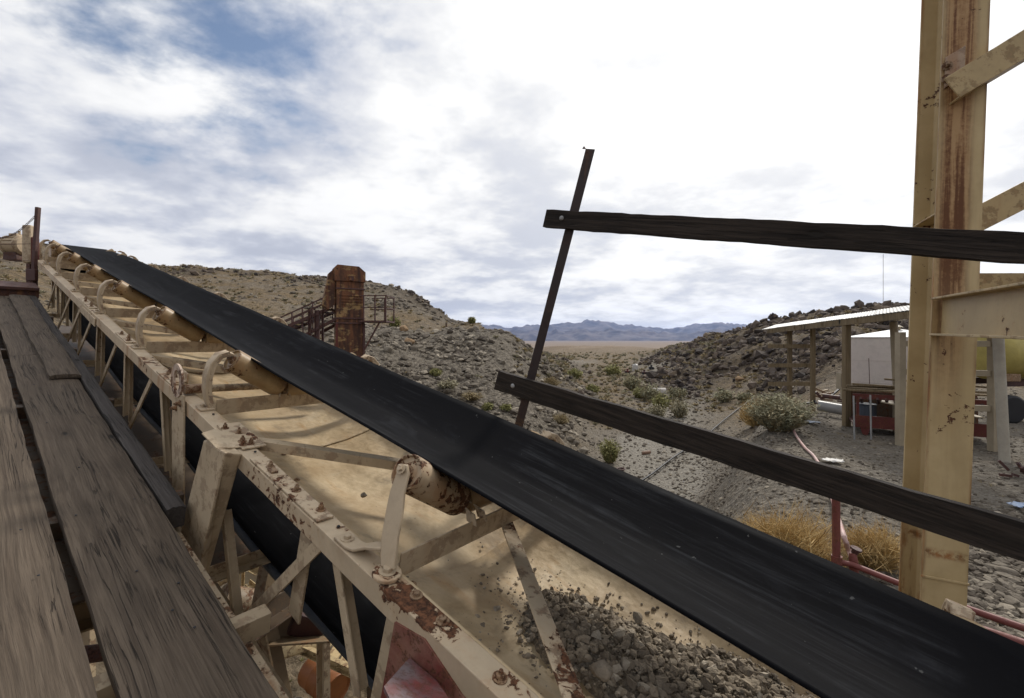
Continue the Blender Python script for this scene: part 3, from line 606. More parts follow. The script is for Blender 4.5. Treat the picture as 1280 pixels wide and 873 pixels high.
# ------------------------------------------------------------------ conveyor frame: s uphill along the belt, t across (away from the camera), w square to the belt
cS = Vector((-1.230, 1, .350)).normalized(); cT = Vector((cS.y, -cS.x, 0)).normalized(); cW = cT.cross(cS)
CM = Matrix((-cS, cT, cW)).transposed().to_4x4(); CM3 = CM.to_3x3(); CI = CM3.transposed()
def c(s_, t_, w_): return Vector((-s_, t_, w_))                     # local coordinates (local x runs downhill)
def L(px, py, t_=None, w_=None):                                    # pixel on a plane of the conveyor frame -> local
    q = CI @ ray(px, py, 1.0); return q * ((t_ / q.y) if t_ is not None else (w_ / q.z))
UPW = Vector((0, 0, 1)); PLUMB = CI @ Vector((0, 0, 1))
ZC, YC, YN = -.95, 1.35, .79
SA, SB = -2.2, 10.4
def bolt(parent, p, up=(0, 0, 1), r=.012, h=.016, mat=None, washer=True, stud=True):
    up = Vector(up).normalized(); m = MB(); a0 = random.uniform(0, 1)
    if washer: m.lathe(p, up, [(0, r * 1.75), (.003, r * 1.75)], 12)
    m.lathe(Vector(p) + up * .003, up, [(0, r), (h, r), (h + .002, r * .85)], 6)
    if stud: m.lathe(Vector(p) + up * h, up, [(0, r * .55), (.014, r * .5)], 8)
    return link('bolt', m, mat or M_bolt, parent)

conv = thing('belt_conveyor', 'long tan steel truss conveyor with black rubber belt and troughing rollers beside the plank walkway', 'conveyor', M=CM)

# --- belt: troughed carrying run, wrapped over the head end, flat return run
def belt_strip():
    m = MB(); pr = []
    for i in range(25):
        u = i / 24; t_ = .0 + u * .63 - .315; a = abs(t_)
        pr.append((YC + t_, -.80 + .115 * (max(0, (a - .085)) / .23) ** 1.25 if a > .085 else -.80))
    # rounded: a little smoother at the creases
    ss = [SA + (SB - SA) * i / 150 for i in range(151)]; n = len(pr); b = 0
    idl = IDLS
    def sag(s_):
        d = min(abs(s_ - k) for k in idl); return -.0015 * (1 - math.cos(min(1, d / .6) * math.pi)) / 2
    rows = []
    for s_ in ss:
        flat = min(1, max(0, (s_ - 8.6) / 1.8))
        wob = .004 * math.sin(s_ * 1.7 + .6) + .0015 * math.sin(s_ * 4.3 + 1)
        rows.append([c(s_, t_ + wob * .7, w_ * (1 - flat) + (-.735) * flat + sag(s_) + (wob * (t_ < YC - .2))) for t_, w_ in pr])
    for k in range(1, 13):                                          # round the head pulley
        a = math.pi * k / 12; rr = .19; rows.append([c(SB + rr * math.sin(a), t_, -.735 - rr + rr * math.cos(a)) for t_, w_ in pr])
    rows.append([c(SB - .6, t_, -1.30) for t_, w_ in pr]); rows.append([c(SB - 1.4, t_, -1.60) for t_, w_ in pr])
    for i in range(20): rows.append([c(SB - 1.8 - (SB - 1.8 - SA) * i / 19, t_, -1.63 - .012 * math.sin(i * 1.3)) for t_, w_ in pr])
    for r_ in rows: m.v += [tuple(p) for p in r_]
    for i in range(len(rows) - 1):
        for k in range(n - 1): m.f.append((i*n + k, i*n + k + 1, (i+1)*n + k + 1, (i+1)*n + k))
    return m
IDLS = [-.36, 1.0, 2.6, 4.0, 5.4, 6.68, 8.0, 9.2, 9.95]
belt = link('belt', belt_strip(), M_belt, conv, smooth=60)
sm_ = belt.modifiers.new('thick', 'SOLIDIFY'); sm_.thickness = .011; sm_.offset = 1
fs = MB()                                                           # the belt's metal lacing: a row of small clips across it
for i in range(20):
    u = i / 19 * .60 - .30; a = abs(u); w_ = -.80 + (.115 * (max(0, a - .085) / .23) ** 1.25 if a > .085 else 0)
    fs.box(c(3.55 + .05 * u, YC + u, w_ + .006), (.014, .012, .004))
link('belt_lacing', fs, M_darkbrown, belt)

# --- truss chords
def chord_mesh(t0, sgn):
    m = MB(); st = 60
    pr = [(0, 0), (.075, 0), (.075, -.008), (.008, -.012), (.008, -.075), (0, -.075)]
    b = 0; n = len(pr)
    for i in range(st + 1):
        s_ = SA + (SB - .1 - SA) * i / st; jit = .0012 * math.sin(i * 3.1)
        m.v += [tuple(c(s_, t0 + sgn * a, ZC + w_ + jit)) for a, w_ in pr]
    for i in range(st):
        for k in range(n): k2 = (k + 1) % n; m.f.append((i*n + k, i*n + k2, (i+1)*n + k2, (i+1)*n + k))
    m.f.append(tuple(range(n))); m.f.append(tuple(st*n + k for k in range(n))); return m
ch_near = link('top_chord', chord_mesh(YN, 1), M_chord, conv, bevel=.003)
YF = 2 * YC - YN
ch_far = link('top_chord', chord_mesh(YF, -1), M_chord, conv, bevel=.003)
WL = -1.80
for t_ in (YN, YF):
    m = MB(); sg = 1 if t_ == YN else -1
    m.angle(c(SA, t_, WL), c(SB - .1, t_, WL), .07, .07, .008, UPW, 1 if sg > 0 else -1); link('lower_chord', m, M_tan, conv, bevel=.002)
# doubler plates and bolts along the near chord
def doubler(s0, s1, bolts, dt=0.0, w=.062):
    m = MB(); a = c(s0, YN + .004 + dt, ZC + .0025); b_ = c(s1, YN + .004 + w + dt, ZC + .011); m.bbox(a, b_)
    o = link('splice_plate', m, M_chord, ch_near, bevel=.002)
    for s_, d in bolts: bolt(ch_near, c(s_, YN + d, ZC + .011), r=.010, h=.014)
    return o
doubler(1.34, 1.92, [(1.40, .048), (1.57, .04), (1.80, .04)])
doubler(2.02, 2.34, [(2.06, .030), (2.06, .062), (2.20, .062), (2.28, .03)], .01, .10)
doubler(3.05, 3.35, [(3.1, .03), (3.16, .055), (3.22, .03), (3.28, .055)])
doubler(4.15, 4.5, [(4.2, .03), (4.3, .05), (4.42, .03)])
doubler(5.6, 6.2, [(5.66, .03), (5.8, .05), (5.95, .03), (6.1, .05)])
for s_ in (.30, .52, .74, .86, .18, .02, -.2): bolt(ch_near, c(s_, YN + .045 + random.uniform(-.012, .012), ZC + .001), r=.011, h=random.choice([.008, .018]), stud=random.random() < .6)
for s_ in (1.28, 1.98, 2.5): bolt(ch_near, c(s_, YN + .05, ZC + .001), r=.006, h=.003, washer=False, stud=False, mat=M_black)
m = MB(); m.prism([(-.02, -.012), (.02, -.012), (.026, .012), (-.012, .016)], c(1.76, YN + .03, ZC + .012), (1, 0, 0), (0, 1, 0), (0, 0, .008)); link('torn_plate', m, M_bolt, ch_near)
m = MB(); m.bbox(c(3.22, YN + .085, ZC), c(3.06, YN + .093, ZC + .065)); m.bbox(c(3.22, YN + .02, ZC + .0125), c(3.06, YN + .085, ZC + .018)); link('clip_angle', m, M_chord, ch_near, bevel=.002)
m = MB(); m.bbox(c(5.95, YN - .012, ZC - .09), c(5.2, YN - .002, ZC - .02)); link('chord_joint_plate', m, M_tan, ch_near, bevel=.003)

# --- web members on the near side (ends read off the photograph on the plane of the truss)
TP = YN + .03
def web(name, a, b, wd, th, kind='bar', t_=TP, mat=None, parent=conv, leg=None):
    A, B = L(a[0], a[1], t_), L(b[0], b[1], t_); m = MB()
    if kind == 'bar': m.bar(A, B, wd, th, (0, 1, 0))
    else: m.angle(A, B, wd, leg or wd, th, (0, 1, 0), 1)
    return link(name, m, mat or M_tan, parent, bevel=.0015)
for a, b in [((115, 400), (96, 446)), ((145, 432), (122, 490)), ((189, 476), (152, 556)), ((88, 372), (72, 412)), ((70, 352), (60, 385)), ((100, 388), (84, 428))]:
    web('truss_diagonal', a, b, .042, .010, t_=TP - .01)
for a, b in [((121, 398), (118, 470)), ((155, 436), (153, 520)), ((199, 482), (205, 590)), ((91, 372), (90, 428)), ((76, 356), (75, 400)), ((64, 345), (64, 385))]:
    web('truss_post', a, b, .036, .006, 'angle', leg=.036)
    web('truss_post', (a[0] + 6, a[1] + 6), (b[0] + 7, b[1] + 8), .03, .006, 'angle', t_=TP + .10, leg=.03)
for a, b in [((131, 420), (120, 470)), ((165, 450), (176, 500)), ((215, 510), (190, 560))]: web('truss_diagonal', a, b, .03, .01, t_=1.6)
web('truss_post', (275, 640), (291, 790), .040, .006, 'angle', leg=.05)
web('truss_diagonal', (400, 680), (299, 783), .048, .010, t_=TP - .012)
m = MB(); A, B = L(384, 670, TP + .03), L(368, 772, TP + .03); m.bar(A, B, .085, .010, (0, 1, 0)); link('gusset_plate', m, M_tan, conv, bevel=.002)
web('truss_post', (413, 690), (441, 870), .042, .007, 'angle', leg=.055)
web('truss_diagonal', (492, 770), (470, 880), .05, .01, t_=TP + .02)
for s_ in (.2, -.5, -1.2):
    m = MB(); m.angle(c(s_, YN + .012, ZC - .07), c(s_, YN + .012, WL + .07), .04, .05, .007, (0, 1, 0)); link('truss_post', m, M_tan, conv)
for s_ in [x * .7 - 2 for x in range(18)]:                          # far side web
    m = MB(); m.angle(c(s_, YF - .05, ZC - .07), c(s_, YF - .05, WL + .06), .04, .05, .007, (0, 1, 0)); link('truss_post', m, M_tan, conv)
    m = MB(); m.bar(c(s_ + .04, YF - .04, ZC - .07), c(s_ + .66, YF - .04, WL + .06), .04, .008, (0, 1, 0)); link('truss_diagonal', m, M_tan, conv)
for s_ in (.9, 2.3, 3.7, 5.1, 6.5, 7.9, 9.3):
    m = MB(); m.angle(c(s_, YN + .01, WL + .07), c(s_, YF - .01, WL + .07), .06, .06, .007, UPW); link('bottom_cross_member', m, M_tan, conv)

# slotted hanger plate and its clamped pipe
m = MB(); A, B = L(223, 462, YN - .012), L(223, 640, YN - .012); d = (B - A).normalized(); ax = Vector((0, 1, 0)).cross(d).normalized(); wd = .085; ro = .100; ri = .050
out = [(ax * math.cos(a) * ro - d * math.sin(a) * ro * 1.25 + A) for a in [math.pi * k / 12 for k in range(13)]]
outer = [B + ax * ro * 1.15] + out + [B - ax * ro * 1.15]
hole = [A + d * .035 + ax * math.cos(a) * ri - d * math.sin(a) * .038 for a in [2 * math.pi * k / 20 for k in range(20)]]
y0 = Vector((0, -.010, 0))
def ring_plate(outl, hole, th):
    mm = MB(); n, h = len(outl), len(hole); cc = sum(hole, Vector()) / h
    for off in (Vector(), th):
        mm.v += [tuple(p + off) for p in hole]
        mm.v += [tuple(cc + (p - cc).normalized() * max(.001, 1) * (ro * 1.0 if True else 0) + off) for p in hole]
    return mm
# head of the plate: an oval ring; below it the plain plate
n = 24; cc = A + d * .06; mm = MB()
for off in (Vector(), y0):
    for rr, re in ((ri, .058), (ro, .092)):
        mm.v += [tuple(cc + ax * math.cos(2*math.pi*k/n) * rr - d * math.sin(2*math.pi*k/n) * re + off) for k in range(n)]
for k in range(n):
    k2 = (k + 1) % n; mm.f += [(k, k2, n + k2, n + k), (2*n + k, 3*n + k, 3*n + k2, 2*n + k2), (k, 2*n + k, 2*n + k2, k2), (n + k, n + k2, 3*n + k2, 3*n + k)]
mm.v = [tuple(p) for p in mm.v]
link('hanger_eye', mm, paint_mat('rusty_tan_eye', (.52, .40, .31), .95, seed=3.3), conv)
m = MB(); m.bar(cc + d * .075, B, ro * 1.98, .010, (0, 1, 0)); hp = link('hanger_plate', m, M_tan, conv, bevel=.002)
for dd, sx in ((.12, -.05), (.15, .02)): bolt(hp, cc + d * dd + ax * sx + Vector((0, -.006, 0)), (0, -1, 0), r=.011, h=.016)
m = MB(); p0 = L(233, 487, YN + .03); m.tube([p0, p0 + Vector((.0, .9, -.03))], .021, 14); link('cross_pipe', m, M_tan, conv, smooth=40)
m = MB(); m.tube([p0 + Vector((0, -.01, 0)), p0 + Vector((0, .07, 0))], .027, 14); link('pipe_clamp', m, M_bolt, conv, smooth=40)

# tapered box bracket carrying the truss
top = [c(2.34, .715, -.962), c(1.99, .72, -.962), c(1.93, .80, -.962), c(2.30, .80, -.962)]
P = [L(254, 550, .72), L(281, 566, .72), L(303, 568, .79), L(280, 545, .79)]; Q = [L(206, 740, .72), L(236, 770, .72), L(252, 748, .79), L(226, 725, .79)]
m = MB(); m.add(P + Q, [(0, 1, 2, 3), (7, 6, 5, 4), (0, 4, 5, 1), (1, 5, 6, 2), (2, 6, 7, 3), (3, 7, 4, 0)]); leg = link('box_bracket', m, M_tan, conv, bevel=.008)
m = MB(); K = [L(252, 543, w_=-.945), L(270, 562, w_=-.945), L(309, 560, w_=-.945), L(302, 545, w_=-.945), L(268, 538, w_=-.945)]; m.add([p for p in K] + [p + Vector((0, 0, .007)) for p in K], [(4, 3, 2, 1, 0), (5, 6, 7, 8, 9)] + [(i, (i+1) % 5, 5 + (i+1) % 5, 5 + i) for i in range(5)])
link('bracket_cap_plate', m, M_tan, leg, bevel=.002)
bolt(leg, L(303, 552, w_=-.938), r=.011, h=.014)

# --- pan under the belt, in overlapping sheets
def pan_sheet(s0, s1, lift, sag=.0):
    pr = [(YN + .078, -.962), (.885, -.972), (.915, -1.010), (.95, -1.055), (1.0, -1.092), (1.08, -1.120), (1.2, -1.138), (1.35, -1.145)]
    pr = pr + [(2 * YC - a, b) for a, b in pr[-2::-1]]; m = MB(); k = 26
    for i in range(k + 1):
        u = i / k; s_ = s0 + (s1 - s0) * u
        for a, b in pr:
            e = math.sin(math.pi * u); mid = 1 - abs(a - YC) / (YC - YN)
            m.v.append(tuple(c(s_ + .05 * (mid ** 1) * (1 - u) * 0 + .09 * mid * (u > .999) * 0, a, b + lift - sag * e * mid + (.006 * math.sin(s_ * 9 + a * 11) + .007 * math.sin(s_ * 4.1 - a * 9 + 1)) * mid)))
    n = len(pr)
    for i in range(k):
        for j in range(n - 1): m.f.append((i*n + j, i*n + j + 1, (i+1)*n + j + 1, (i+1)*n + j))
    return m
seams = [-2.2, -.35, 1.02, 2.35, 3.0, 3.95, 5.35, 6.6, 7.9, 9.1, 10.2]
for i in range(len(seams) - 1):
    o = link('pan_sheet', pan_sheet(seams[i] - .03, seams[i + 1] + .03, .006 * (i % 2), .02), M_pan, conv, smooth=50)
    md = o.modifiers.new('thick', 'SOLIDIFY'); md.thickness = .003; md.offset = -1
# curved lip of the torn sheet edge at the foot of the first idler
lip = []
for k in range(19):
    a = math.pi * k / 18; t_ = 1.10 - .20 * math.cos(a); lip.append(c(1.0 - .17 * math.sin(a), t_, float(np.interp(t_, [.885, .915, .95, 1.0, 1.08, 1.2, 1.35], [-.966, -1.004, -1.048, -1.084, -1.112, -1.130, -1.137]))))
for s_, t_ in [(.97, .93), (1.9, 1.0), (2.25, 1.1), (.2, .94), (-.2, .96), (2.9, 1.0), (3.9, 1.0), (3.9, 1.2)]:
    bolt(conv, c(s_, t_, float(np.interp(t_, [.93, .95, 1.0, 1.08, 1.2], [-1.02, -1.048, -1.084, -1.112, -1.130]))), r=.008, h=.005, stud=False)
m = MB()
for i in range(15):
    s_ = 2.75 + i * .53; m.v += [tuple(c(s_, t_, w_ + .01 * math.sin(i * 2))) for t_, w_ in ((.74, -1.93), (.78, -2.02), (1.9, -2.04), (1.96, -1.93))]
for i in range(14):
    for k in range(3): m.f.append((i*4 + k, i*4 + k + 1, i*4 + k + 5, i*4 + k + 4))
o = link('dark_filler_sheet', m, M_darkbrown, conv); md = o.modifiers.new('t', 'SOLIDIFY'); md.thickness = .004  # sheet added to keep the space below the return belt dark
# --- cross braces in the plane of the chords
m = MB(); A, B = L(300, 548, w_=-.940), L(540, 584, w_=-.95); m.angle(A, B, .045, .045, .006, (0, 0, -1)); link('cross_brace', m, M_tan, conv, bevel=.0015)
A, B = L(636, 640, w_=-.99), L(735, 880, w_=-.94); m = MB(); m.angle(A, B, .055, .05, .006, (0, 0, -1), -1); link('cross_brace', m, M_chord, conv, bevel=.0015)
for a, b in ((3.9, 2.8), (5.2, 4.2), (6.5, 5.6), (7.8, 6.9)):
    m = MB(); m.angle(c(a, YN + .06, ZC - .02), c(b, YF - .06, ZC - .02), .045, .045, .006, (0, 0, -1)); link('cross_brace', m, M_tan, conv)

# --- idlers
AX = (YC - .115, -.80 - .071); WI = (YC - .135, -.868); WO = (.955, -.697)
def roller(p0, p1, r, mat, parent, capm=None):
    p0, p1 = Vector(p0), Vector(p1); d = (p1 - p0); Ln = d.length; d.normalize(); m = MB()
    m.lathe(p0, d, [(0, r * .55), (.004, r * .60), (.0045, r * .86), (-.006, r * .90), (-.006, r * .97), (0, r), (Ln * .02, r), (Ln * .5, r * 1.006), (Ln * .98, r), (Ln, r * .97), (Ln - .008, r * .8)], 28)
    o = link('roller', m, mat, parent, smooth=35); m2 = MB(); m2.tube([p0 - d * .028, p1 + d * .02], .011, 10); m2.lathe(p0 - d * .002, d, [(-.012, .018), (.006, .026)], 14); link('axle', m2, M_bolt, parent, smooth=40); return o
def idler(s0, first=False):
    e = bpy.data.objects.new('idler', None); COL.objects.link(e); e.parent = conv; e.location = c(s0, 0, 0); so_ = .10 if first else .03
    mm = M_idler
    m = MB(); m.angle(c(-.015, YN + .09, ZC - .035), c(-.015, YF - .09, ZC - .035), .055, .085, .007, UPW, -1); link('base_angle', m, mm, e, bevel=.0015)
    for side in (1, -1):
        y = (lambda t_: t_) if side > 0 else (lambda t_: 2 * YC - t_)
        o_, i_ = c(so_, y(WO[0]), WO[1]), c(so_, y(WI[0]), WI[1])
        if side < 0: o_ = o_ + (i_ - o_).normalized() * .055
        roller(o_, i_, .063, M_rollrust if first and side > 0 else M_roller, e)
        dd = (i_ - o_).normalized(); tip = o_ - dd * .024
        if first and side > 0:
            pts = [c(-.02, y(.832), -.925), c(.0, y(.842), -.895), c(.02, y(.855), -.85), c(.048, y(.882), -.79), c(.075, y(.905), -.745), tip + Vector((.004, 0, -.008)), tip + Vector((-.004, 0, .018))]
            wds = [.052, .058, .062, .064, .056, .048, .036]
            m = MB(); m.strap(pts, wds, .013, (1, .25, .25)); link('bracket_arm', m, mm, e, smooth=50, bevel=.003)
            m = MB(); m.lathe(c(-.02, y(.828), ZC + .004), (0, 0, 1), [(0, .044), (.010, .044), (.012, .040)], 20); link('bracket_foot', m, M_chord, e, smooth=30, bevel=.002)
            m = MB(); m.strap([c(.23, y(.822), ZC + .006), c(.16, y(.824), ZC + .007), c(.13, y(.83), ZC + .012), c(.085, y(.838), ZC + .04), c(.03, y(.85), ZC + .06)], [.058, .058, .055, .05, .045], .011, (0, 1, 0)); link('bracket_tab', m, mm, e, smooth=40, bevel=.003)
            bolt(e, c(-.02, y(.828), ZC + .016), r=.015, h=.011, mat=mm, stud=False); bolt(e, c(.195, y(.823), ZC + .012), r=.013, h=.010, mat=mm, stud=False)
            bolt(e, tip - dd * .01, -dd, r=.010, h=.008, mat=mm, stud=False)
        else:
            # hoop-shaped strap rising from the foot and arching over to the axle
            pts = []; f0 = (y(.845), -.93)
            for k in range(13):
                a = k / 12; t_ = .845 - .035 * math.sin(a * math.pi * .75) * 1.0 + (tip.y if side > 0 else 2*YC - tip.y) * 0
                pts.append(None)
            ctl = [(.850, ZC + .012), (.836, -.90), (.828, -.84), (.830, -.775), (.845, -.710), (.880, -.665), (.920, -.652), (.955, -.668)]
            pts = [c(.0 + so_ * min(1, i / 5), y(a), b if side > 0 else ZC + (b - ZC) * .84) for i, (a, b) in enumerate(ctl)]
            m = MB(); m.strap(pts, [.05, .052, .056, .06, .06, .056, .05, .04], .014, (1, 0, 0)); link('bracket_arm', m, mm, e, smooth=60, bevel=.003)
            for dx in (-.024, .024):
                m = MB(); m.strap([p + Vector((dx, (.012 if side > 0 else -.012), -.004)) for p in pts[:7]], .006, .026, (1, 0, 0)); link('bracket_rib', m, mm, e, smooth=60)
            m = MB(); m.box(c(.005, y(.835), ZC + .007), (.085, .066, .012)); link('bracket_foot', m, mm, e, bevel=.004); bolt(e, c(.012, y(.822), ZC + .012), r=.011, h=.010, mat=mm, stud=False)
        for dt in (-.022, .022):                                   # forked stand between wing and centre roller
            m = MB(); t0 = YC - .123 if side > 0 else YC + .123
            m.strap([c(-.01, t0 + dt * 1.3, ZC + .04), c(.01, t0 + dt * 1.1, ZC + .075), c(so_, t0 + dt * .8, -.868)], [.05, .045, .03], .006, (1, 0, 0)); link('roller_stand', m, mm, e, smooth=50)
    roller(c(so_, YC - .10, -.872), c(so_, YC + .10, -.872), .062, M_roller, e)
    return e
first_done = None; proto = None
for k, s0 in enumerate(IDLS):
    if k == 1: idler(s0, True); continue
    if proto is None: proto = idler(s0)
    else:
        e = proto.copy(); COL.objects.link(e); e.location = c(s0, 0, 0)
        for ch in list(proto.children): c2 = ch.copy(); COL.objects.link(c2); c2.parent = e

# head pulley and its bearing
m = MB(); m.lathe(c(SB, YC - .36, -.925), (0, 1, 0), [(0, .05), (.0, .16), (.02, .175), (.70, .175), (.72, .16), (.72, .05)], 26); link('head_pulley', m, M_roller, conv, smooth=35)
m = MB(); m.bbox(c(SB + .28, YN - .02, ZC - .25), c(SB - .10, YN + .0, ZC + .02)); link('head_side_plate', m, M_tan, conv, bevel=.004)
# grey conduit slung beside the return run
m = MB(); m.tube([c(s_, 1.12 + .015 * math.sin(s_ * 2), -1.775 - .01 * math.sin(s_ * 3)) for s_ in [-.8 + .25 * i for i in range(30)]], .030, 14); link('conduit', m, M_blue, conv, smooth=50)
m = MB(); m.tube([c(.42, 1.11, -1.775), c(.5, 1.11, -1.775)], .040, 14); link('conduit_coupling', m, M_black, conv, smooth=50)
# red painted skirt box under the chord
q = [L(493, 778, YN - .006), L(530, 800, YN - .006), L(600, 905, YN - .006), L(470, 905, YN - .006)]
m = MB(); m.add(q + [p + Vector((0, .008, 0)) for p in q], [(0, 1, 2, 3), (7, 6, 5, 4)] + [(i, (i+1) % 4, 4 + (i+1) % 4, 4 + i) for i in range(4)]); link('skirt_plate', m, M_redscratch, conv)
m = MB(); q = [L(480, 858, YN - .16), L(512, 822, YN - .012), L(545, 850, YN - .012), L(566, 880, YN - .06), L(500, 900, YN - .2)]; m.add(q + [p - Vector((0, 0, .012)) for p in q], [(0, 1, 2, 3, 4), (9, 8, 7, 6, 5)] + [(i, (i+1) % 5, 5 + (i+1) % 5, 5 + i) for i in range(5)]); link('skirt_step', m, paint_mat('scuffed_red_grey', (.17, .14, .145), .3, seed=5.5, base2=(.19, .04, .035), fscale=4), conv)

# gravel heap lying on the pan, single stones beside it
def wcoord(v): return CM @ Vector(v)
def heapd(s_, t_): return ((s_ - .02) / .74) ** 2 + ((t_ - 1.36) / .27) ** 2 + fbm(s_, t_, .22, 4, 5) * .75
def heaph(d): return .055 * np.clip(1 - d, 0, 1) ** .8
pan_w = lambda t_: np.interp(t_, [.95, 1.0, 1.08, 1.2, 1.35, 1.5, 1.62, 1.7, 1.75], [-1.055, -1.092, -1.120, -1.138, -1.145, -1.138, -1.120, -1.092, -1.055])
n = 26000; ss = rng.uniform(-1.1, 1.15, n); tt = rng.uniform(.98, 1.70, n); d = heapd(ss, tt)
keep = (d < .9) | (rng.uniform(0, 1, n) < np.exp(-(d - .9) * 3.2) * .32) & (ss < 1.0); ss, tt, d = ss[keep], tt[keep], d[keep]
szs = np.where(d < .8, .006 + .036 * rng.uniform(0, 1, len(ss)) ** 5, .004 + .018 * rng.uniform(0, 1, len(ss)) ** 3)
wv = pan_w(tt) + heaph(d) + .003 + szs * .12; Pg = (np.array(CM3) @ np.stack([-ss, tt, wv])).T
heap = MB(); N1, N2 = 130, 44; S_, T_ = np.meshgrid(np.linspace(-1.1, 1.0, N1 + 1), np.linspace(1.0, 1.70, N2 + 1), indexing='ij'); D_ = heapd(S_, T_)
H_ = pan_w(T_) + heaph(D_) + .004 * fbm(S_, T_, .03, 2, 8) - np.where(D_ > .98, .03, 0); heap.v = [tuple(p) for p in (np.array(CM3) @ np.stack([-S_.ravel(), T_.ravel(), H_.ravel()])).T.tolist()]
for i in range(N1):
    for j in range(N2): a = i * (N2 + 1) + j; heap.f.append((a, a + 1, a + N2 + 2, a + N2 + 1))
def finesmat():
    m, t = newmat('gravel_fines'); v = t.obj; n_ = t.noise(v, 60, 6, .75); vb = t.vor(v, 90, out='Color'); bw = t.node('ShaderNodeRGBToBW'); t.l.new(vb, bw.inputs[0])
    col = t.mix(t.ramp(bw.outputs[0], .1, .9), (.09, .077, .058), (.27, .235, .185)); col = t.mix(t.ramp(t.noise(v, 7, 5, .6), .4, .6), col, t.mix(t.ramp(n_, .4, .6), (.13, .10, .07), (.30, .235, .155)))
    t.l.new(col, t.bsdf.inputs['Base Color']); t.bsdf.inputs['Roughness'].default_value = .95; bump(t, t.math('ADD', n_, bw.outputs[0]), .008, 1.0); return m
tag(link('gravel_bed', heap, finesmat(), smooth=60), kind='stuff')
tag(link('gravel_heap', rocks('gravel_heap', Pg, szs, M_gravelpile, .8, .34), None), kind='stuff')
n = 160; ss = rng.normal(.74, .16, n); tt = np.clip(rng.normal(1.22, .12, n), 1.0, 1.5); Pg = (np.array(CM3) @ np.stack([-ss, tt, pan_w(tt) + .006])).T
tag(link('spilled_gravel', rocks('spilled_gravel', Pg, .005 + .016 * rng.uniform(0, 1, n) ** 3, M_gravelpile, .8, .34), None), kind='stuff')
for px, py, sz, lb in [(455, 621, .030, 'single grey stone on the pan behind the bent roller bracket arm'), (546, 695, .022, 'small grey stone on the pan below the cross member'), (660, 822, .02, 'small grey stone on the pan left of the lower brace'),
                       (797, 775, .040, 'pale angular stone on top of the gravel heap'), (752, 842, .060, 'large tan stone at the bottom of the gravel heap beside the brace'), (935, 842, .030, 'dark stone on the pan right of the gravel heap'), (645, 757, .012, 'tiny dark stone on the pan between bracket and brace')]:
    p = L(px, py, w_=-1.075 if px < 700 else -1.04); stone(0, 0, 0, M_gravelpile, 'stone', lb, P=wcoord(p), sz=sz)

# ------------------------------------------------------------------ plank walkway (same slope as the belt)
walk = thing('plank_walkway', 'weathered wooden plank walkway with open gap running uphill on the left', 'walkway', M=CM)
ZD = -1.30
def plank(name, s0, s1, t0, t1, zt, th, mat, wob=.003, seed=0, jag=.012):
    m = MB(); k = max(8, int((s1 - s0) / .08)); n = 7; rr = random.Random(seed); ja = [rr.uniform(-jag, jag) for _ in range(n)]; jb = [rr.uniform(-jag, jag) for _ in range(n)]
    for i in range(k + 1):
        u = i / k; s_ = s0 + (s1 - s0) * u; e0 = wob * (math.sin(s_ * 3.1 + seed) + .5 * math.sin(s_ * 11 + seed * 2) + .4 * rr.uniform(-1, 1)); e1 = wob * (math.sin(s_ * 2.3 + seed * 3) + .5 * math.sin(s_ * 13) + .4 * rr.uniform(-1, 1))
        for j in range(n):
            v = j / (n - 1); t_ = (t0 + e0) * (1 - v) + (t1 + e1) * v; sj = s_ + (ja[j] if i == 0 else jb[j] if i == k else 0)
            edge = -.006 if j in (0, n - 1) else 0; m.v.append(tuple(c(sj, t_, zt + edge + .004 * math.sin(s_ * 1.7 + seed) + .003 * math.cos(v * 3.1 + seed))))
        for t_ in ((t1 + e1), (t0 + e0)): m.v.append(tuple(c(s_, t_, zt - th)))
    N = n + 2
    for i in range(k):
        for j in range(N): j2 = (j + 1) % N; m.f.append((i*N + j, i*N + j2, (i+1)*N + j2, (i+1)*N + j))
    m.f.append(tuple(range(N))); m.f.append(tuple(k*N + j for j in range(N - 1, -1, -1)))
    return link(name, m, mat, walk, smooth=35)
M_planks = [woodmat('weathered_plank_wood', (.070, .051, .036), (.140, .108, .078), seed=.3 + 1.37 * i, scale=.8 + .1 * i) for i in range(4)]
plank('plank', .2, 5.95, -.10, .250, ZD, .05, M_planks[0], seed=1)
plank('plank', 6.0, 8.45, -.10, .262, ZD - .004, .05, M_planks[2], seed=2)
plank('plank', .3, 5.3, .288, .598, ZD, .05, M_planks[1], seed=3)
plank('plank', 5.32, 8.45, .292, .60, ZD - .01, .05, M_planks[3], seed=4)
plank('plank', 4.52, 8.3, .445, .612, ZD + .03, .026, M_planks[3], .004, seed=5)
plank('plank', .2, 8.3, -.47, -.12, ZD - .002, .05, M_planks[2], seed=6)
plank('plank', .2, 8.3, -.84, -.49, ZD - .002, .05, M_planks[1], seed=8)
plank('edge_board', 2.3, 8.6, .612, .688, ZD + .004, .11, M_kerb, .003, seed=7)
nail = MB(); nail.lathe((0, 0, 0), (0, 0, 1), [(0, .004), (.002, .0045), (.003, .003)], 8); nm = nail.mesh('nail', M_black)
for s_, t_ in [(1.5, .50), (1.62, .47), (1.75, .52), (2.42, .33), (2.45, .53), (2.9, .40), (3.6, .35), (3.62, .55), (4.4, .36), (1.9, .43), (2.4, .17), (3.5, .15), (1.45, .16), (2.05, .19)]:
    o = bpy.data.objects.new('nail', nm); COL.objects.link(o); o.parent = walk; o.location = c(s_, t_, ZD + .003)
for s_ in (1.48, 2.5, 4.1, 5.7, 7.3):
    m = MB(); m.angle(c(s_, -.9, ZD - .055), c(s_, .74, ZD - .055), .06, .08, .008, (0, 0, -1)); link('joist', m, M_darkbrown if s_ > 2 else M_tan, walk, bevel=.002)
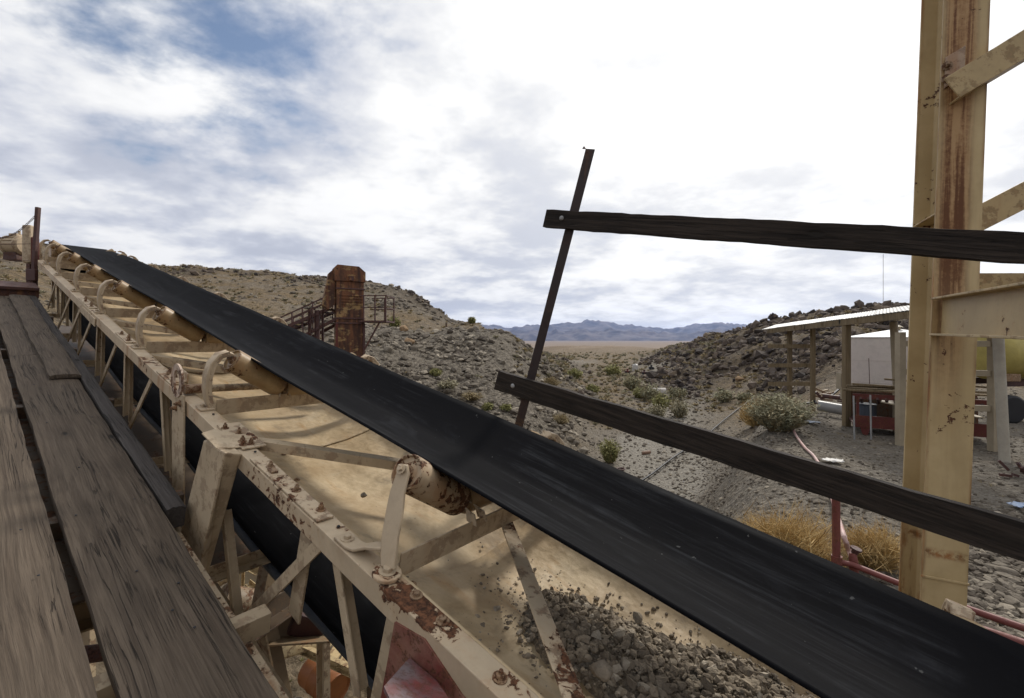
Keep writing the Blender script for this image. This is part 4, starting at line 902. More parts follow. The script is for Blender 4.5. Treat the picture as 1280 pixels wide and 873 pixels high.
for t_ in (.63, -.86):
    m = MB(); m.chan(c(-.5, t_, ZD - .23), c(8.6, t_, ZD - .23), .18, .05, .008, UPW, 1); link('stringer', m, M_chord, walk)
m = MB(); m.bbox(c(2.05, .16, ZD - .16), c(8.4, .20, ZD - .075)); m.bbox(c(2.05, .20, ZD - .16), c(8.4, .37, ZD - .15)); link('dark_gap_board', m, M_darkbrown, walk)  # added so the plank gap stays dark; a brown board shows along part
# landing at the top of the walkway
m = MB(); m.bbox(c(8.50, -1.2, ZD - .03), c(8.60, .72, ZD + .07)); link('riser_board', m, M_redbrown, walk, bevel=.004)
m = MB(); m.bbox(c(8.46, -1.2, ZD + .072), c(8.95, .72, ZD + .11)); link('landing_plate', m, M_redbrown, walk, bevel=.004)

# ------------------------------------------------------------------ post, chain, wires, drive motor at the top
Yp = 6.35
def S3(px, py, Y=Yp): return ray(px, py, Y)
pst = thing('chain_post', 'dark red steel post holding the sagging chain at the top of the walkway', 'post', S3(40, 352))
b0 = S3(40, 352)
m = MB(); m.angle(S3(41, 358) - b0, S3(47.5, 259) - b0, .045, .045, .006, (0, 1, 0)); link('post_angle', m, M_redbrown, pst, bevel=.002)
m = MB(); m.box(S3(40, 344) - b0, (.13, .05, .16)); link('post_base', m, M_redbrown, pst, bevel=.006)
chain = thing('safety_chain', 'thin dark chain sagging from the top post toward the left edge', 'chain', S3(44, 270))
lk = MB(); n = 10
pr = [Vector((math.cos(2*math.pi*k/n) * .012, 0, math.sin(2*math.pi*k/n) * .022)) for k in range(n)]
for k in range(n):
    lk.tube([pr[k], pr[(k + 1) % n]], .0035, 5, False)
lm = lk.mesh('chain_link', M_redbrown)
NL = 42; a, b_ = S3(44.5, 270), S3(-18, 296); cpts = [a.lerp(b_, i / NL) + Vector((0, 0, -.13 * math.sin(math.pi * i / NL) ** 1)) for i in range(NL + 1)]
for i in range(NL):
    o = bpy.data.objects.new('chain_link', lm); COL.objects.link(o); o.parent = chain; d = cpts[i + 1] - cpts[i]
    o.location = (cpts[i] + cpts[i + 1]) / 2 - chain.location; o.rotation_mode = 'QUATERNION'; o.rotation_quaternion = d.to_track_quat('Z', 'Y') @ Vector((0, 0, 1)).rotation_difference(Vector((0, 0, 1)))
    from mathutils import Quaternion
    o.rotation_quaternion = d.to_track_quat('Z', 'Y') @ Quaternion((0, 0, 1), R(90 * (i % 2))); o.scale = (1, 1, d.length / .036)
for y0, lb in ((305, 'upper thin wire strung left of the top post'), (326, 'lower thin wire strung left of the top post')):
    m = MB(); a = S3(44, y0); m.tube([Vector(), S3(-30, y0 + 1) - a], .004, 6); o = link('guard_wire', m, M_redbrown); o.location = a; tag(o, lb, 'wire')
Ym = 6.9
mt = thing('drive_motor', 'tan electric drive motor with finned body mounted at the head of the conveyor', 'motor', S3(20, 322, Ym)); b0 = S3(20, 322, Ym)
m = MB(); m.lathe(Vector((-.13, 0, .18)), (1, 0, 0), [(0, .10), (.0, .13), (.03, .15), (.05, .15), (.05, .135), (.22, .135), (.22, .15), (.24, .15), (.27, .12), (.27, .06)], 26); link('motor_body', m, M_idler, mt, smooth=30)
for k in range(9):
    a = math.pi * (k / 8) ; m = MB(); m.bbox((-.07, -.002, .13), (.09, .002, .15)); o = link('cooling_fin', m, M_idler, mt); o.location = (0, 0, .18); o.rotation_euler = (a - math.pi / 2, 0, 0)
m = MB(); m.box((.0, 0, .33), (.12, .10, .05)); m.lathe((.05, 0, .35), (0, 0, 1), [(0, .018), (.05, .018)], 8); link('terminal_box', m, M_idler, mt, bevel=.004)
m = MB(); m.prism([(-.09, -.05), (.12, -.05), (.10, .06), (-.08, .06)], (0, -.1, 0), (1, 0, 0), (0, 0, 1), (0, .2, 0)); link('motor_base', m, M_redbrown, mt)
gd = thing('belt_guard', 'pale tan sheet metal guard box between drive motor and top post', 'machine guard', S3(38, 322, 6.75)); b0 = S3(38, 322, 6.75)
m = MB(); m.box((0, 0, .19), (.12, .14, .56)); link('guard_case', m, M_idler, gd, bevel=.02)
m = MB(); m.box((.07, .0, .10), (.03, .10, .38)); link('guard_flange', m, M_red, gd, bevel=.004)
m = MB(); m.chan(Vector((0, 0, -.1)), Vector((0, 0, -.75)), .12, .05, .008, (0, 1, 0)); link('guard_leg', m, M_redbrown, gd)

# ------------------------------------------------------------------ guard fence on the far side of the belt
fence = thing('guard_railing', 'two dark weathered wooden rails bolted to a leaning rusty steel angle post beyond the belt', 'railing', M=CM)
YR = 1.93
A, B = L(632, 575, YR + .035), L(732, 186, YR + .035)
m = MB(); d = (B - A); m.angle(A - d * .25, B, .052, .052, .006, (0, 1, 0), -1); po = link('post', m, paint_mat('dark_rusty_angle', (.028, .019, .018), .3, seed=2.2, rustcol=(.035, .016, .012), base2=(.038, .020, .016)), fence, bevel=.001)
m = MB(); dn = d.normalized(); sx = Vector((0, 1, 0)).cross(dn).normalized(); 
m.prism([(0, 0), (.020, 0), (.013, .013), (.004, .006)], B - dn * .001, sx * -1, dn, (0, .006, 0)); link('torn_post_end', m, M_redbrown, po)
def rail(a0, a1, b0, b1, seed, name='rail'):
    P0 = L(*a0, YR); P1 = L(*a1, YR); Q0 = L(*b0, YR); Q1 = L(*b1, YR); m = MB(); k = 40; rr = random.Random(seed); ext = 1.0
    for i in range(k + 1):
        u = i / k; T0 = P0.lerp(P1, u); T1 = Q0.lerp(Q1, u); j0 = Vector((0, 0, .0014 * (math.sin(i * .9 + seed) + rr.uniform(-1, 1)))); j1 = Vector((0, 0, .0014 * (math.sin(i * .7) + rr.uniform(-1, 1))))
        m.v += [tuple(T0 + j0), tuple(T0 + j0 + Vector((0, .034, 0))), tuple(T1 + j1 + Vector((0, .034, 0))), tuple(T1 + j1)]
    for i in range(k):
        for q in range(4): q2 = (q + 1) % 4; m.f.append((i*4 + q, i*4 + q2, i*4 + 4 + q2, i*4 + 4 + q))
    m.f += [(3, 2, 1, 0), (k*4, k*4 + 1, k*4 + 2, k*4 + 3)]; return link(name, m, M_rail, fence, smooth=30, bevel=.002)
r1 = rail((683, 262), (1420, 297), (678, 284), (1420, 339), 1)
r2 = rail((623, 464), (1480, 713), (617, 487), (1480, 768), 2)
for r_, p in ((r1, (702, 273)), (r2, (641, 482.5))):
    q = L(*p, YR); m = MB(); m.lathe(q + Vector((0, .002, 0)), (0, -1, 0), [(0, .0125), (.004, .0125), (.009, .0095), (.011, .004)], 16); link('bolt', m, M_galv, r_, smooth=60)
m = MB(); m.angle(c(-1.9, YR + .035, -.9), c(-1.9, YR + .035, .5), .05, .05, .006, (0, 1, 0), -1); link('post', m, M_redbrown, fence)

# ------------------------------------------------------------------ steel column with beam and braces (right)
a_, b_ = Vector((.4, .917, 0)).normalized(), Vector((.917, -.4, 0)).normalized()
ct, cb = ray(1180, 0, 2.3), ray(1150, 770, 2.3); up = (ct - cb).normalized(); org = cb - up * 1.15
bx = (b_ - up * b_.dot(up)).normalized(); ay = up.cross(bx)
TM = Matrix((bx, ay, up)).transposed().to_4x4(); TM.translation = org; TI = TM.inverted()
tower = thing('steel_support_frame', 'tall rust-streaked tan steel column with welded beam and braces at the right', 'steel column', M=TM)
def colmat():
    m, t = newmat('rust_streaked_column_paint'); v = t.obj; sp = t.node('ShaderNodeSeparateXYZ'); t.l.new(v, sp.inputs[0]); x, y, z = sp.outputs
    base = t.mix(t.ramp(t.noise(v, 3, 6, .6), .35, .65), (.44, .33, .17), (.54, .415, .23))
    base = t.mix(t.math('MULTIPLY', t.ramp(t.noise(t.mapv(v, (9, 9, 1.4)), 1, 6, .65, .4), .48, .7), .3), base, (.31, .225, .115))
    # long run-down stain on the outer flange, from the gusset downwards, fading lower
    wv = t.noise(t.mapv(v, (7, 7, 1.1)), 1, 4, .6); wob = t.math('MULTIPLY', t.math('SUBTRACT', wv, .5), .05)
    dx = t.math('ABSOLUTE', t.math('SUBTRACT', t.math('ADD', x, wob), .068)); stn = t.math('SUBTRACT', 1.0, t.ramp(dx, .03, .085))
    stn = t.math('MULTIPLY', stn, t.ramp(z, 1.9, 3.0)); st = t.math('ADD', t.math('MULTIPLY', t.noise(t.mapv(v, (26, 26, .9)), 1, 6, .65, .5), .75), t.math('MULTIPLY', t.noise(v, 38, 8, .75, .4), .25)); st = t.ramp(st, .42, .58)
    f = t.math('MULTIPLY', stn, t.math('ADD', t.math('MULTIPLY', st, .55), .5)); f = t.math('MULTIPLY', f, t.math('LESS_THAN', y, .02))
    # stain along both flange edges and the fillet
    e1 = t.math('SUBTRACT', 1.0, t.ramp(t.math('ADD', x, t.math('MULTIPLY', wob, .5)), -.002, .018)); e2 = t.ramp(t.math('ADD', x, t.math('MULTIPLY', wob, .3)), .163, .178)
    ef = t.math('MULTIPLY', t.math('MAXIMUM', e1, e2), t.ramp(t.noise(t.mapv(v, (9, 9, 1.5)), 1, 5, .65), .40, .62))
    # welded joint stain low down
    jn = t.math('MULTIPLY', t.math('SUBTRACT', 1.0, t.ramp(t.math('ABSOLUTE', t.math('SUBTRACT', t.math('ADD', z, t.math('MULTIPLY', wob, .6)), 1.475)), .004, .035)), t.ramp(t.noise(v, 22, 6, .7), .38, .58))
    jn = t.math('MAXIMUM', jn, t.math('MULTIPLY', t.ramp(y, .10, .2), t.math('MULTIPLY', t.ramp(t.noise(t.mapv(v, (12, 12, 2)), 1, 6, .7), .45, .62), t.math('SUBTRACT', 1.0, t.ramp(z, 1.35, 1.75)))))
    allf = t.math('MAXIMUM', t.math('MAXIMUM', f, t.math('MULTIPLY', ef, .95)), t.math('MULTIPLY', jn, .9), 0)
    rc = t.mix(st, (.29, .10, .02), (.11, .036, .010)); col = t.mix(t.math('MULTIPLY', allf, .92), base, rc)
    chp = t.ramp(t.math('ADD', t.math('MULTIPLY', t.noise(v, 30, 7, .7), .6), t.math('MULTIPLY', t.noise(v, 4, 4, .6), .4)), .60, .62); col = t.mix(chp, col, (.09, .035, .016))
    t.l.new(col, t.bsdf.inputs['Base Color']); t.bsdf.inputs['Roughness'].default_value = .6; t.bsdf.inputs['Specular IOR Level'].default_value = .3
    bump(t, t.math('ADD', t.noise(v, 3, 5, .6), t.math('MULTIPLY', chp, .4)), .006, .6); return m
M_col = colmat()
FW, DP, HT = .178, .29, 5.0
def cpart(name, a, b, mat=M_col, bev=.003, parent=tower): m = MB(); m.bbox(a, b); return link(name, m, mat, parent, bevel=bev)
m = MB(); m.prism([(0, 0), (FW, 0), (FW, .014), (FW/2 + .018, .016), (FW/2 + .006, .028), (FW/2 + .006, DP - .028), (FW/2 + .018, DP - .016), (FW, DP - .014), (FW, DP), (0, DP), (0, DP - .014), (FW/2 - .018, DP - .016), (FW/2 - .006, DP - .028), (FW/2 - .006, .028), (FW/2 - .018, .016), (0, .014)],
        (0, 0, 0), (1, 0, 0), (0, 1, 0), (0, 0, HT)); link('column', m, M_col, tower, bevel=.002)
cpart('base_plate', (-.08, -.08, -.02), (FW + .08, DP + .08, 0), M_col)
zz = lambda py, Y=2.3: (TI @ ray(1190, py, Y)).z
cpart('stiffener_plate', (.004, .016, zz(268)), (FW/2 - .007, DP - .016, zz(268) + .009))
# gusset with two bolts
g0 = zz(113); m = MB(); m.prism([(0, 0), (.075, .055), (.075, .20), (0, .155)], (.012, -.012, g0), (1, 0, 0), (0, 0, 1), (0, .010, 0)); gu = link('gusset_plate', m, paint_mat('rust_bled_gusset', (.40, .29, .20), .8, seed=6.1), tower, bevel=.002)
for dz in (.045, .11): bolt(gu, (.018, -.013, g0 + dz), (0, -1, 0), r=.013, h=.014)
# beam welded across the outer flange, running toward the camera on the right
zb, zt = zz(420, 2.25), zz(372, 2.25); hB = zt - zb; P0 = Vector((0.045, -.012, (zb + zt) / 2))
bd = (TI.to_3x3() @ (-a_)).normalized()
bd = Vector((.30, -1, 0)).normalized(); 
bw = TI @ ray(1300, 389, 1.50); P1 = Vector((bw.x, bw.y, P0.z + (bw.z - P0.z) * 1.0)); dB = (P1 - P0); P1 = P0 + dB * 1.5
m = MB(); m.chan(P0, P1, hB, .055, .010, (0, 0, 1), 1); bm_ = link('beam', m, M_beam, tower, bevel=.002)
if True:
    m = MB(); dn = dB.normalized(); xx = dn.cross(Vector((0, 0, 1))).normalized(); q = P0 + dn * .20
    m.box((0, 0, 0), (.010, .045, hB - .02)); o = link('web_stiffener', m, M_beam, bm_); o.location = q - xx * .03; o.rotation_euler = (0, 0, math.atan2(dn.y, dn.x))
def tl(px, py, Y): return TI @ ray(px, py, Y)
m = MB(); m.angle(tl(1200, 122, 2.21), tl(1330, 44, 2.10), .12, .12, .008, (0, 0, 1), -1); link('brace', m, M_beam, tower, bevel=.002)
m = MB(); m.angle(tl(1222, 292, 2.42), tl(1340, 232, 2.35), .12, .13, .008, (0, 0, 1), -1); link('brace', m, M_beam, tower, bevel=.002)
m = MB(); m.chan(tl(1215, 352, 2.75), tl(1400, 352, 2.6), .10, .05, .008, (0, 0, 1), -1); link('rear_beam', m, M_beam, tower, bevel=.002)
cpart('splice_strip', (-.004, -.008, zz(722)), (FW + .003, -.001, zz(722) + .010), M_col, .001)
# ------------------------------------------------------------------ rusty bucket elevator tower on the bench
YT = 15.0
def tp(px, py, Y=YT): return ray(px, py, Y)
base = tp(437, 470); bz = base.z
el = thing('bucket_elevator', 'tall rusty steel bucket elevator with small railed platform and inclined chute', 'elevator tower', base)
def tq(px, py, Y=YT): return ray(px, py, Y) - base
x0, x1 = tq(420, 0).x, tq(456, 0).x; ztop = tq(0, 334).z; wdt = x1 - x0; zsh = tq(0, 352).z
rot = Matrix.Rotation(R(29), 4, 'Z')
def tw(p): return rot @ Vector(p)
cx = (x0 + x1) / 2; D = .55
def eb(name, a, b, mat=M_tower, parent=el, bev=.0): m = MB(); m.bbox(a, b); m.v = [tuple(Vector((cx, 0, 0)) + rot @ Vector(p)) for p in m.v]; return link(name, m, mat, parent, bevel=bev)
hw = wdt / 2 * .90
eb('casing', (-hw, 0, -1.6), (hw, D, zsh))
m = MB(); m.prism([(-hw - .06, 0), (hw + .05, 0), (hw + .05, .32), (hw - .16, .50), (-hw + .02, .52), (-hw - .06, .44)], (0, -.05, zsh + .002), (1, 0, 0), (0, 0, 1), (0, D + .1, 0)); m.v = [tuple(Vector((cx, 0, 0)) + rot @ Vector(p)) for p in m.v]; link('hood', m, M_tower, el)
m = MB(); m.prism([(-hw - .02, .44), (-hw - .02, -.75), (-hw - .25, -.95), (-hw - .42, -.8), (-hw - .22, .25)], (0, .1, zsh), (1, 0, 0), (0, 0, 1), (0, D * .7, 0)); m.v = [tuple(Vector((cx, 0, 0)) + rot @ Vector(p)) for p in m.v]; link('discharge_chute', m, M_tower, el, bevel=.01)
for py in (361, 398, 404, 446): z = tq(0, py).z; eb('casing_band', (-hw - .03, -.03, z - .03), (hw + .03, D + .03, z + .02), M_redbrown if py != 446 else M_red, bev=.005)
for sx in (-1, 1): eb('corner_angle', (sx * hw - .035, -.045, -1.6), (sx * hw + .035, -.004, tq(0, 405).z), M_red if sx < 0 else M_redbrown, bev=.004)
for dz in (0.05, .12, .19, .26): eb('stiffener_rib', (-hw + .15, -.028, tq(0, 384).z + dz * 1.4), (hw - .05, -.002, tq(0, 384).z + dz * 1.4 + .025), bev=.004)
eb('inspection_door', (-.14, -.025, zsh + .1), (.18, -.052, zsh + .38), bev=.008)
eb('pulley_bearing', (-.05, -.12, zsh + .02), (.09, -.053, zsh + .16), M_redbrown)
# platform with rails
pf = bpy.data.objects.new('platform', None); COL.objects.link(pf); pf.parent = el
p0, p1 = tq(454, 398), tq(484, 401); zf = tq(0, 401).z
def pm(name, mb, mat=M_redbrown): return link(name, mb, mat, pf)
m = MB(); m.bbox((p0.x - .1, -.1, zf - .05), (p1.x, .95, zf)); pm('platform_deck', m)
for xx, yy in ((p0.x + .05, -.1), (p1.x - .02, -.1), (p1.x - .02, .93), (p0.x + .45, .93), (p0.x + .42, -.1)):
    m = MB(); m.bar((xx, yy, zf), (xx, yy, tq(0, 370).z), .04, .04, (0, 1, 0)); pm('rail_post', m, M_redbrown)
for zz_ in (370, 385):
    z = tq(0, zz_).z
    for a, b in (((p0.x - .05, -.1, z), (p1.x, -.1, z)), ((p1.x, -.1, z), (p1.x, .93, z)), ((p0.x, .93, z), (p1.x, .93, z))): m = MB(); m.bar(a, b, .03, .03, (0, 0, 1)); pm('rail', m, M_redbrown)
m = MB(); m.bar((p1.x - .25, .0, zf - .05), (p0.x, .0, tq(0, 440).z), .05, .05, (0, 1, 0)); pm('platform_strut', m, M_redbrown)
# inclined gallery to the left with handrail
gal = bpy.data.objects.new('stair_gallery', None); COL.objects.link(gal); gal.parent = el
for yo in (0, .8):
    for (a, b, th, nm_) in (((346, 414), (410, 387), .10, 'stringer'), ((340, 402), (408, 371), .04, 'handrail'), ((342, 407), (408, 378), .03, 'mid_rail'), ((372, 424), (420, 399), .10, 'lower_stringer')):
        m = MB(); A, B = tq(*a), tq(*b); A.y += yo; B.y += yo; m.bar(A, B, th, th * .7, (0, 1, 0)); link(nm_, m, M_redbrown, gal)
for i in range(5):
    u = i / 4; x = 352 + 52 * u
    for yo in (0, .8): m = MB(); A, B = tq(x, 396 - 24 * u), tq(x, 422 - 22 * u); A.y += yo; B.y += yo; m.bar(A, B, .035, .035, (0, 1, 0)); link('baluster', m, M_redbrown, gal)
for x, w_ in ((388, .10), (397, .16), (404, .06)): m = MB(); m.chan(tq(x, 388), tq(x, 470), w_, .07, .012, (1, 0, 0)); link('channel_leg', m, M_redbrown, gal)
for i in range(9): u = i / 8; m = MB(); p = tq(346 + 64 * u, 414 - 27 * u); m.bbox((p.x - .12, 0, p.z - .02), (p.x + .12, .8, p.z + .02)); link('tread', m, M_redbrown, gal)
m = MB(); m.bar(tq(406, 372), tq(418, 392), .02, .02, (0, 1, 0)); m.bar(tq(418, 372), tq(405, 392), .02, .02, (0, 1, 0)); link('cross_bracing', m, M_redbrown, gal)

# ------------------------------------------------------------------ open shed on the right
def gz(x, y): return tz(x, y)
shed = thing('open_shed', 'open timber lean-to shed with sloping sheet metal roof on the right yard', 'shed', ray(1057, 530, 12.5)); SB0 = shed.location.copy()
def q3(px, py, Y): return ray(px, py, Y) - SB0
def post(px, ptop, Y, w_=.14, mat=None, lean=0):
    X = (px - 640) / FPX * Y; z0 = gz(X, Y) - .1; z1 = (HOR - ptop) / FPX * Y
    m = MB(); m.bar(Vector((X, Y, z0)) - SB0, Vector((X + lean, Y, z1)) - SB0, w_, w_, (0, 1, 0)); return link('post', m, mat or M_shedwood, shed, bevel=.006)
post(1058, 404, 12.5, .15); post(1016, 408, 15.5, .12); post(987, 410, 16.5, .13)
A_, B_ = Vector(), Vector()
# roof plane through three sight lines
e0, e1 = q3(952, 412, 18.0), q3(1145, 387, 9.8)        # front eave running to the right
f0 = q3(1020, 401, 19.5); 
back = Vector((1.9, 2.3, .26))
nsh = 9; Mroof = paint_mat('weathered_roof_sheet', (.38, .37, .345), -.2, seed=3.6, dirt=.3, rough=.45)
ed = (e1 - e0) * 1.5
for i in range(nsh):
    a = e0 + ed * (i / nsh); b = e0 + ed * ((i + 1.04) / nsh); m = MB(); k = 22
    for j in range(k + 1):
        p = a.lerp(b, j / k) + Vector((0, 0, (.005 if j % 2 else -.005) + .006 * (i % 2))); m.v += [tuple(p), tuple(p + back)]
    for j in range(k): m.f.append((2*j, 2*j + 1, 2*j + 3, 2*j + 2))
    o = link('roof_sheet', m, Mroof, shed); md = o.modifiers.new('thick', 'SOLIDIFY'); md.thickness = .012
dn = ed.normalized()
m = MB(); m.bar(e0 + dn * .6 + Vector((.05, .1, -.10)), e0 + ed + Vector((.05, .1, -.10)), .05, .16); link('fascia_beam', m, M_shedwood, shed, bevel=.005)
m = MB(); m.bar(e0 + dn * .6 + back * .85 + Vector((0, 0, -.10)), e0 + ed + back * .85 + Vector((0, 0, -.10)), .05, .16); link('rear_beam', m, M_shedwood, shed, bevel=.005)
for i in range(7): p = e0 + ed * ((i + .6) / 7.2) + Vector((0, 0, -.07)); m = MB(); m.bar(p, p + back, .045, .10); link('rafter', m, M_shedwood, shed)
for py in (433, 457, 480): m = MB(); m.bar(q3(960, py, 16.7), q3(1020, py, 15.6), .04, .14); link('girt', m, M_shedwood, shed, bevel=.004)
X = (1117 - 640) / FPX * 12.8
m = MB(); m.tube([q3(1117, 402, 11.6), q3(1121, 485, 11.8), Vector((ray(1121, 485, 11.8).x, 11.8, gz(ray(1121, 485, 11.8).x, 11.8))) - SB0], .085, 14); link('round_post', m, M_beige, shed, smooth=50)
bx_ = MB(); bx_.bbox(q3(1045, 466, 12.9), q3(1054, 487, 12.7) + Vector((0, .0, 0))); link('meter_box', bx_, M_beige, shed, bevel=.01)
bx_ = MB(); bx_.bbox(q3(1050, 484, 12.75), q3(1056, 500, 12.6)); link('junction_box', bx_, M_beige, shed, bevel=.01)

# ------------------------------------------------------------------ white tank
Yw = 18.5; cen = ray(1122, 485, Yw); gzt = gz(cen.x, cen.y); rT = 1.75; zt_ = (HOR - 423) / FPX * (Yw - rT)
tank = thing('water_tank', 'white painted steel tank with low cone roof and vent behind the open shed', 'tank', (cen.x, cen.y, gzt))
m = MB(); hT = zt_ - gzt; m.lathe((0, 0, 0), (0, 0, 1), [(0, rT), (hT, rT), (hT + .02, rT + .02)], 48); tk = link('shell', m, M_white, tank, smooth=30)
m = MB(); m.lathe((0, 0, hT + .021), (0, 0, 1), [(0, rT + .03), (.03, rT + .03), (.34, .16)], 48); link('roof', m, paint_mat('white_roof_paint', (.78, .77, .75), .1, seed=1), tank, smooth=20)
m = MB(); m.lathe((-.2, -.2, hT + .34), (0, 0, 1), [(0, .12), (.10, .12), (.10, .20), (.12, .20), (.20, .04)], 16); link('vent_cap', m, M_beige, tank, smooth=30)
m = MB(); dd = Vector((-.38, -1, 0)).normalized(); m.box(dd * (rT + .03) + Vector((.0, 0, hT * .62)), (.10, .08, .18)); link('bracket', m, M_bolt, tank)
for k in (.33, .66): m = MB(); m.lathe((0, 0, hT * k), (0, 0, 1), [(0, rT), (.0, rT + .010), (.02, rT + .010), (.02, rT)], 48); link('seam_band', m, M_white, tank, smooth=30)

# ------------------------------------------------------------------ red trailer with scrap, stakes, culvert pipe
Yt = 11.6; p = ray(1066, 535, Yt); zt0 = gz(p.x, Yt)
tr = thing('scrap_trailer', 'low red steel trailer loaded with lumber and sheet metal under the shed', 'trailer', (p.x, Yt, zt0))
x1_ = 2.6; tr.rotation_euler = (0, 0, R(-32))
for yo in (0, 1.3):
    for z, h_ in ((.34, .20), (.98, .13)): m = MB(); m.chan(Vector((0, yo, z)), Vector((x1_, yo, z)), h_, .06, .012, UPW, -1); link('side_rail', m, M_red, tr, bevel=.004)
    for xx in (.1, .9, 1.7, 2.5): m = MB(); m.bar((xx, yo, .2), (xx, yo, 1.02), .06, .05, (0, 1, 0)); link('upright', m, M_red, tr)
m = MB(); m.bbox((0, 0, .26), (x1_, 1.3, .30)); link('floor', m, M_redbrown, tr)
m = MB(); m.bbox((.04, 1.24, .30), (x1_, 1.27, .98)); link('dark_infill', m, M_darkbrown, tr)  # dark sheet added so the inside of the trailer reads dark
m = MB(); m.bbox((.0, -.03, .20), (x1_, -.005, .50)); link('side_panel', m, M_red, tr, bevel=.004)
for i in range(14): m = MB(); m.tube([(.15 + i * .17, -.02, .94), (.22 + i * .17, .35, .80)], .035, 7); link('corrugation', m, M_redbrown, tr)
for xx in (.25, 1.35): m = MB(); m.prism([(-.12, 0), (.12, 0), (.05, -.24), (-.05, -.24)], (xx, -.02, .26), (1, 0, 0), (0, 0, 1), (0, .08, 0)); link('foot', m, M_red, tr)
m = MB(); m.lathe((.32, .45, .30), (0, 0, 1), [(0, .19), (.05, .21), (.42, .21), (.44, .23), (.46, .21)], 18); o = link('grey_drum', m, M_blue); o.location = tr.location; o.rotation_euler = tr.rotation_euler; tag(o, 'dark grey drum standing inside the red trailer', 'drum')
m = MB(); m.add([(.55, -.05, .88), (2.4, -.1, .66), (2.4, .7, .62), (.7, .8, .86), (1.5, -.08, .70)], [(0, 4, 3), (4, 1, 2), (4, 2, 3)]); o = link('metal_sheet', m, M_beige); o.location = tr.location; o.rotation_euler = tr.rotation_euler; md = o.modifiers.new('t', 'SOLIDIFY'); md.thickness = .02; tag(o, 'bent pale metal sheet hanging inside the red trailer', 'metal sheet')
for k, (xa, za, xb, zb_, yy) in enumerate([(-.2, 1.12, 2.5, 1.16, .1), (-.1, 1.20, 2.6, 1.18, .4), (.0, 1.27, 1.1, 1.23, .2), (.7, 1.40, 2.6, 1.30, .6), (-.05, 1.10, 2.2, 1.11, .9)]):
    m = MB(); m.bar((0, 0, 0), (xb - xa, .12 * (k % 3 - 1), zb_ - za), .16, .045); o = link('lumber_board', m, M_shedwood, bevel=.004); o.location = tr.location + Matrix.Rotation(R(-32), 3, 'Z') @ Vector((xa, yy, za)); o.rotation_euler = tr.rotation_euler; tag(o, ['lowest front board of the pile on the red trailer', 'long middle board of the pile on the red trailer', 'short board at the left end of the pile on the red trailer', 'topmost tilted board of the pile on the red trailer', 'rear board lying at the back of the red trailer pile'][k], 'board', 'boards piled on the red trailer')
for px, y0, y1, lb in ((1068, 495, 540, 'left thin grey steel stake in front of the red trailer'), (1089, 494, 552, 'right thin grey steel stake in front of the red trailer')):
    Y = 11.0; b = ray(px, y1, Y); b.z = gz(b.x, Y) - .05; m = MB(); m.bar((0, 0, 0), (-.02, 0, (HOR - y0) / FPX * Y - b.z), .03, .02, (0, 1, 0)); o = link('steel_stake', m, M_galv); o.location = b; tag(o, lb, 'stake')
for k, (pa, pb, r_, Y, lb, mat) in enumerate([((1022, 507), (1056, 513), .16, 14.2, 'large silver metal pipe lying left of the shed corner post', M_galv), ((1028, 495), (1060, 499), .07, 14.6, 'thin dark pipe on top of the silver pipe', M_redbrown)]):
    A, B = ray(*pa, Y), ray(*pb, Y - .4); m = MB(); m.tube([Vector(), B - A], r_, 16, False); m.tube([B - A, Vector()], r_ * .9, 16, False); o = link('metal_pipe', m, mat, smooth=50); o.location = A; tag(o, lb, 'pipe')
dbs = thing('scrap_pile', 'dark jumble of scrap lying behind the silver pipe under the shed', 'scrap', ray(1040, 497, 15))
for i in range(16):
    m = MB(); p = Vector((random.uniform(-.5, .9), random.uniform(-.2, .8), random.uniform(-.25, .15))); m.bar(p, p + Vector((random.uniform(-.6, .6), random.uniform(-.3, .3), random.uniform(-.1, .25))), .06, .05); link('scrap_bar', m, random.choice([M_redbrown, M_bolt, M_black, M_tan]), dbs)
m = MB(); A = ray(1112, 340, 16); m.tube([Vector(), (ray(1104, 318, 30) - ray(1104, 400, 30))], .012, 6); o = link('antenna_mast', m, M_redbrown); b = ray(1104, 400, 30); o.location = b; tag(o, 'thin antenna mast rising above the shed roof', 'antenna')
m = MB(); b = ray(1087, 480, 12); m.tube([Vector(), ray(1086, 448, 12) - b], .008, 6); o = link('thin_rod', m, M_redbrown); o.location = b; tag(o, 'thin upright rod above the lumber on the red trailer', 'rod')

# ------------------------------------------------------------------ timber frame, white pipe post, yellow tank at the right edge
fr = thing('timber_frame', 'beige painted timber frame standing right of the steel column', 'frame', ray(1242, 560, 9.9)); F0 = fr.location.copy()
z0 = gz(F0.x, F0.y) - F0.z
m = MB(); m.bar((0, 0, z0), (0, 0, ray(0, 415, 9.9).z - F0.z), .15, .15, (0, 1, 0)); link('post', m, M_beige, fr, bevel=.008)
for py in (430, 467, 511): z = ray(0, py, 9.9).z - F0.z; m = MB(); m.bar((-1.6, .5, z), (-.076, 0, z), .05, .13); link('cross_rail', m, M_beige, fr, bevel=.006)
m = MB(); m.bar((-1.6, .5, z0), (-1.6, .5, ray(0, 415, 9.9).z - F0.z), .14, .14, (0, 1, 0)); link('post', m, M_beige, fr)
b = ray(1256, 575, 9.0); b.z = gz(b.x, b.y) - .05; m = MB(); m.tube([Vector(), ray(1247, 408, 9.0) - b], .085, 18); o = link('pipe_post', m, paint_mat('pale_pipe_paint', (.44, .40, .33), -.5, seed=.2), smooth=50); o.location = b; tag(o, 'pale round pipe post leaning slightly beside the timber frame', 'post')
Yy = 14.0; b = ray(1262, 505, Yy); zg = gz(b.x, b.y)
yt = thing('yellow_tank', 'large horizontal yellow tank on a dark trailer chassis at the right edge', 'tank', (b.x, b.y, zg))
xl = ray(1226, 0, Yy).x - b.x; zc = ray(0, 442, Yy).z - zg; rr = .80
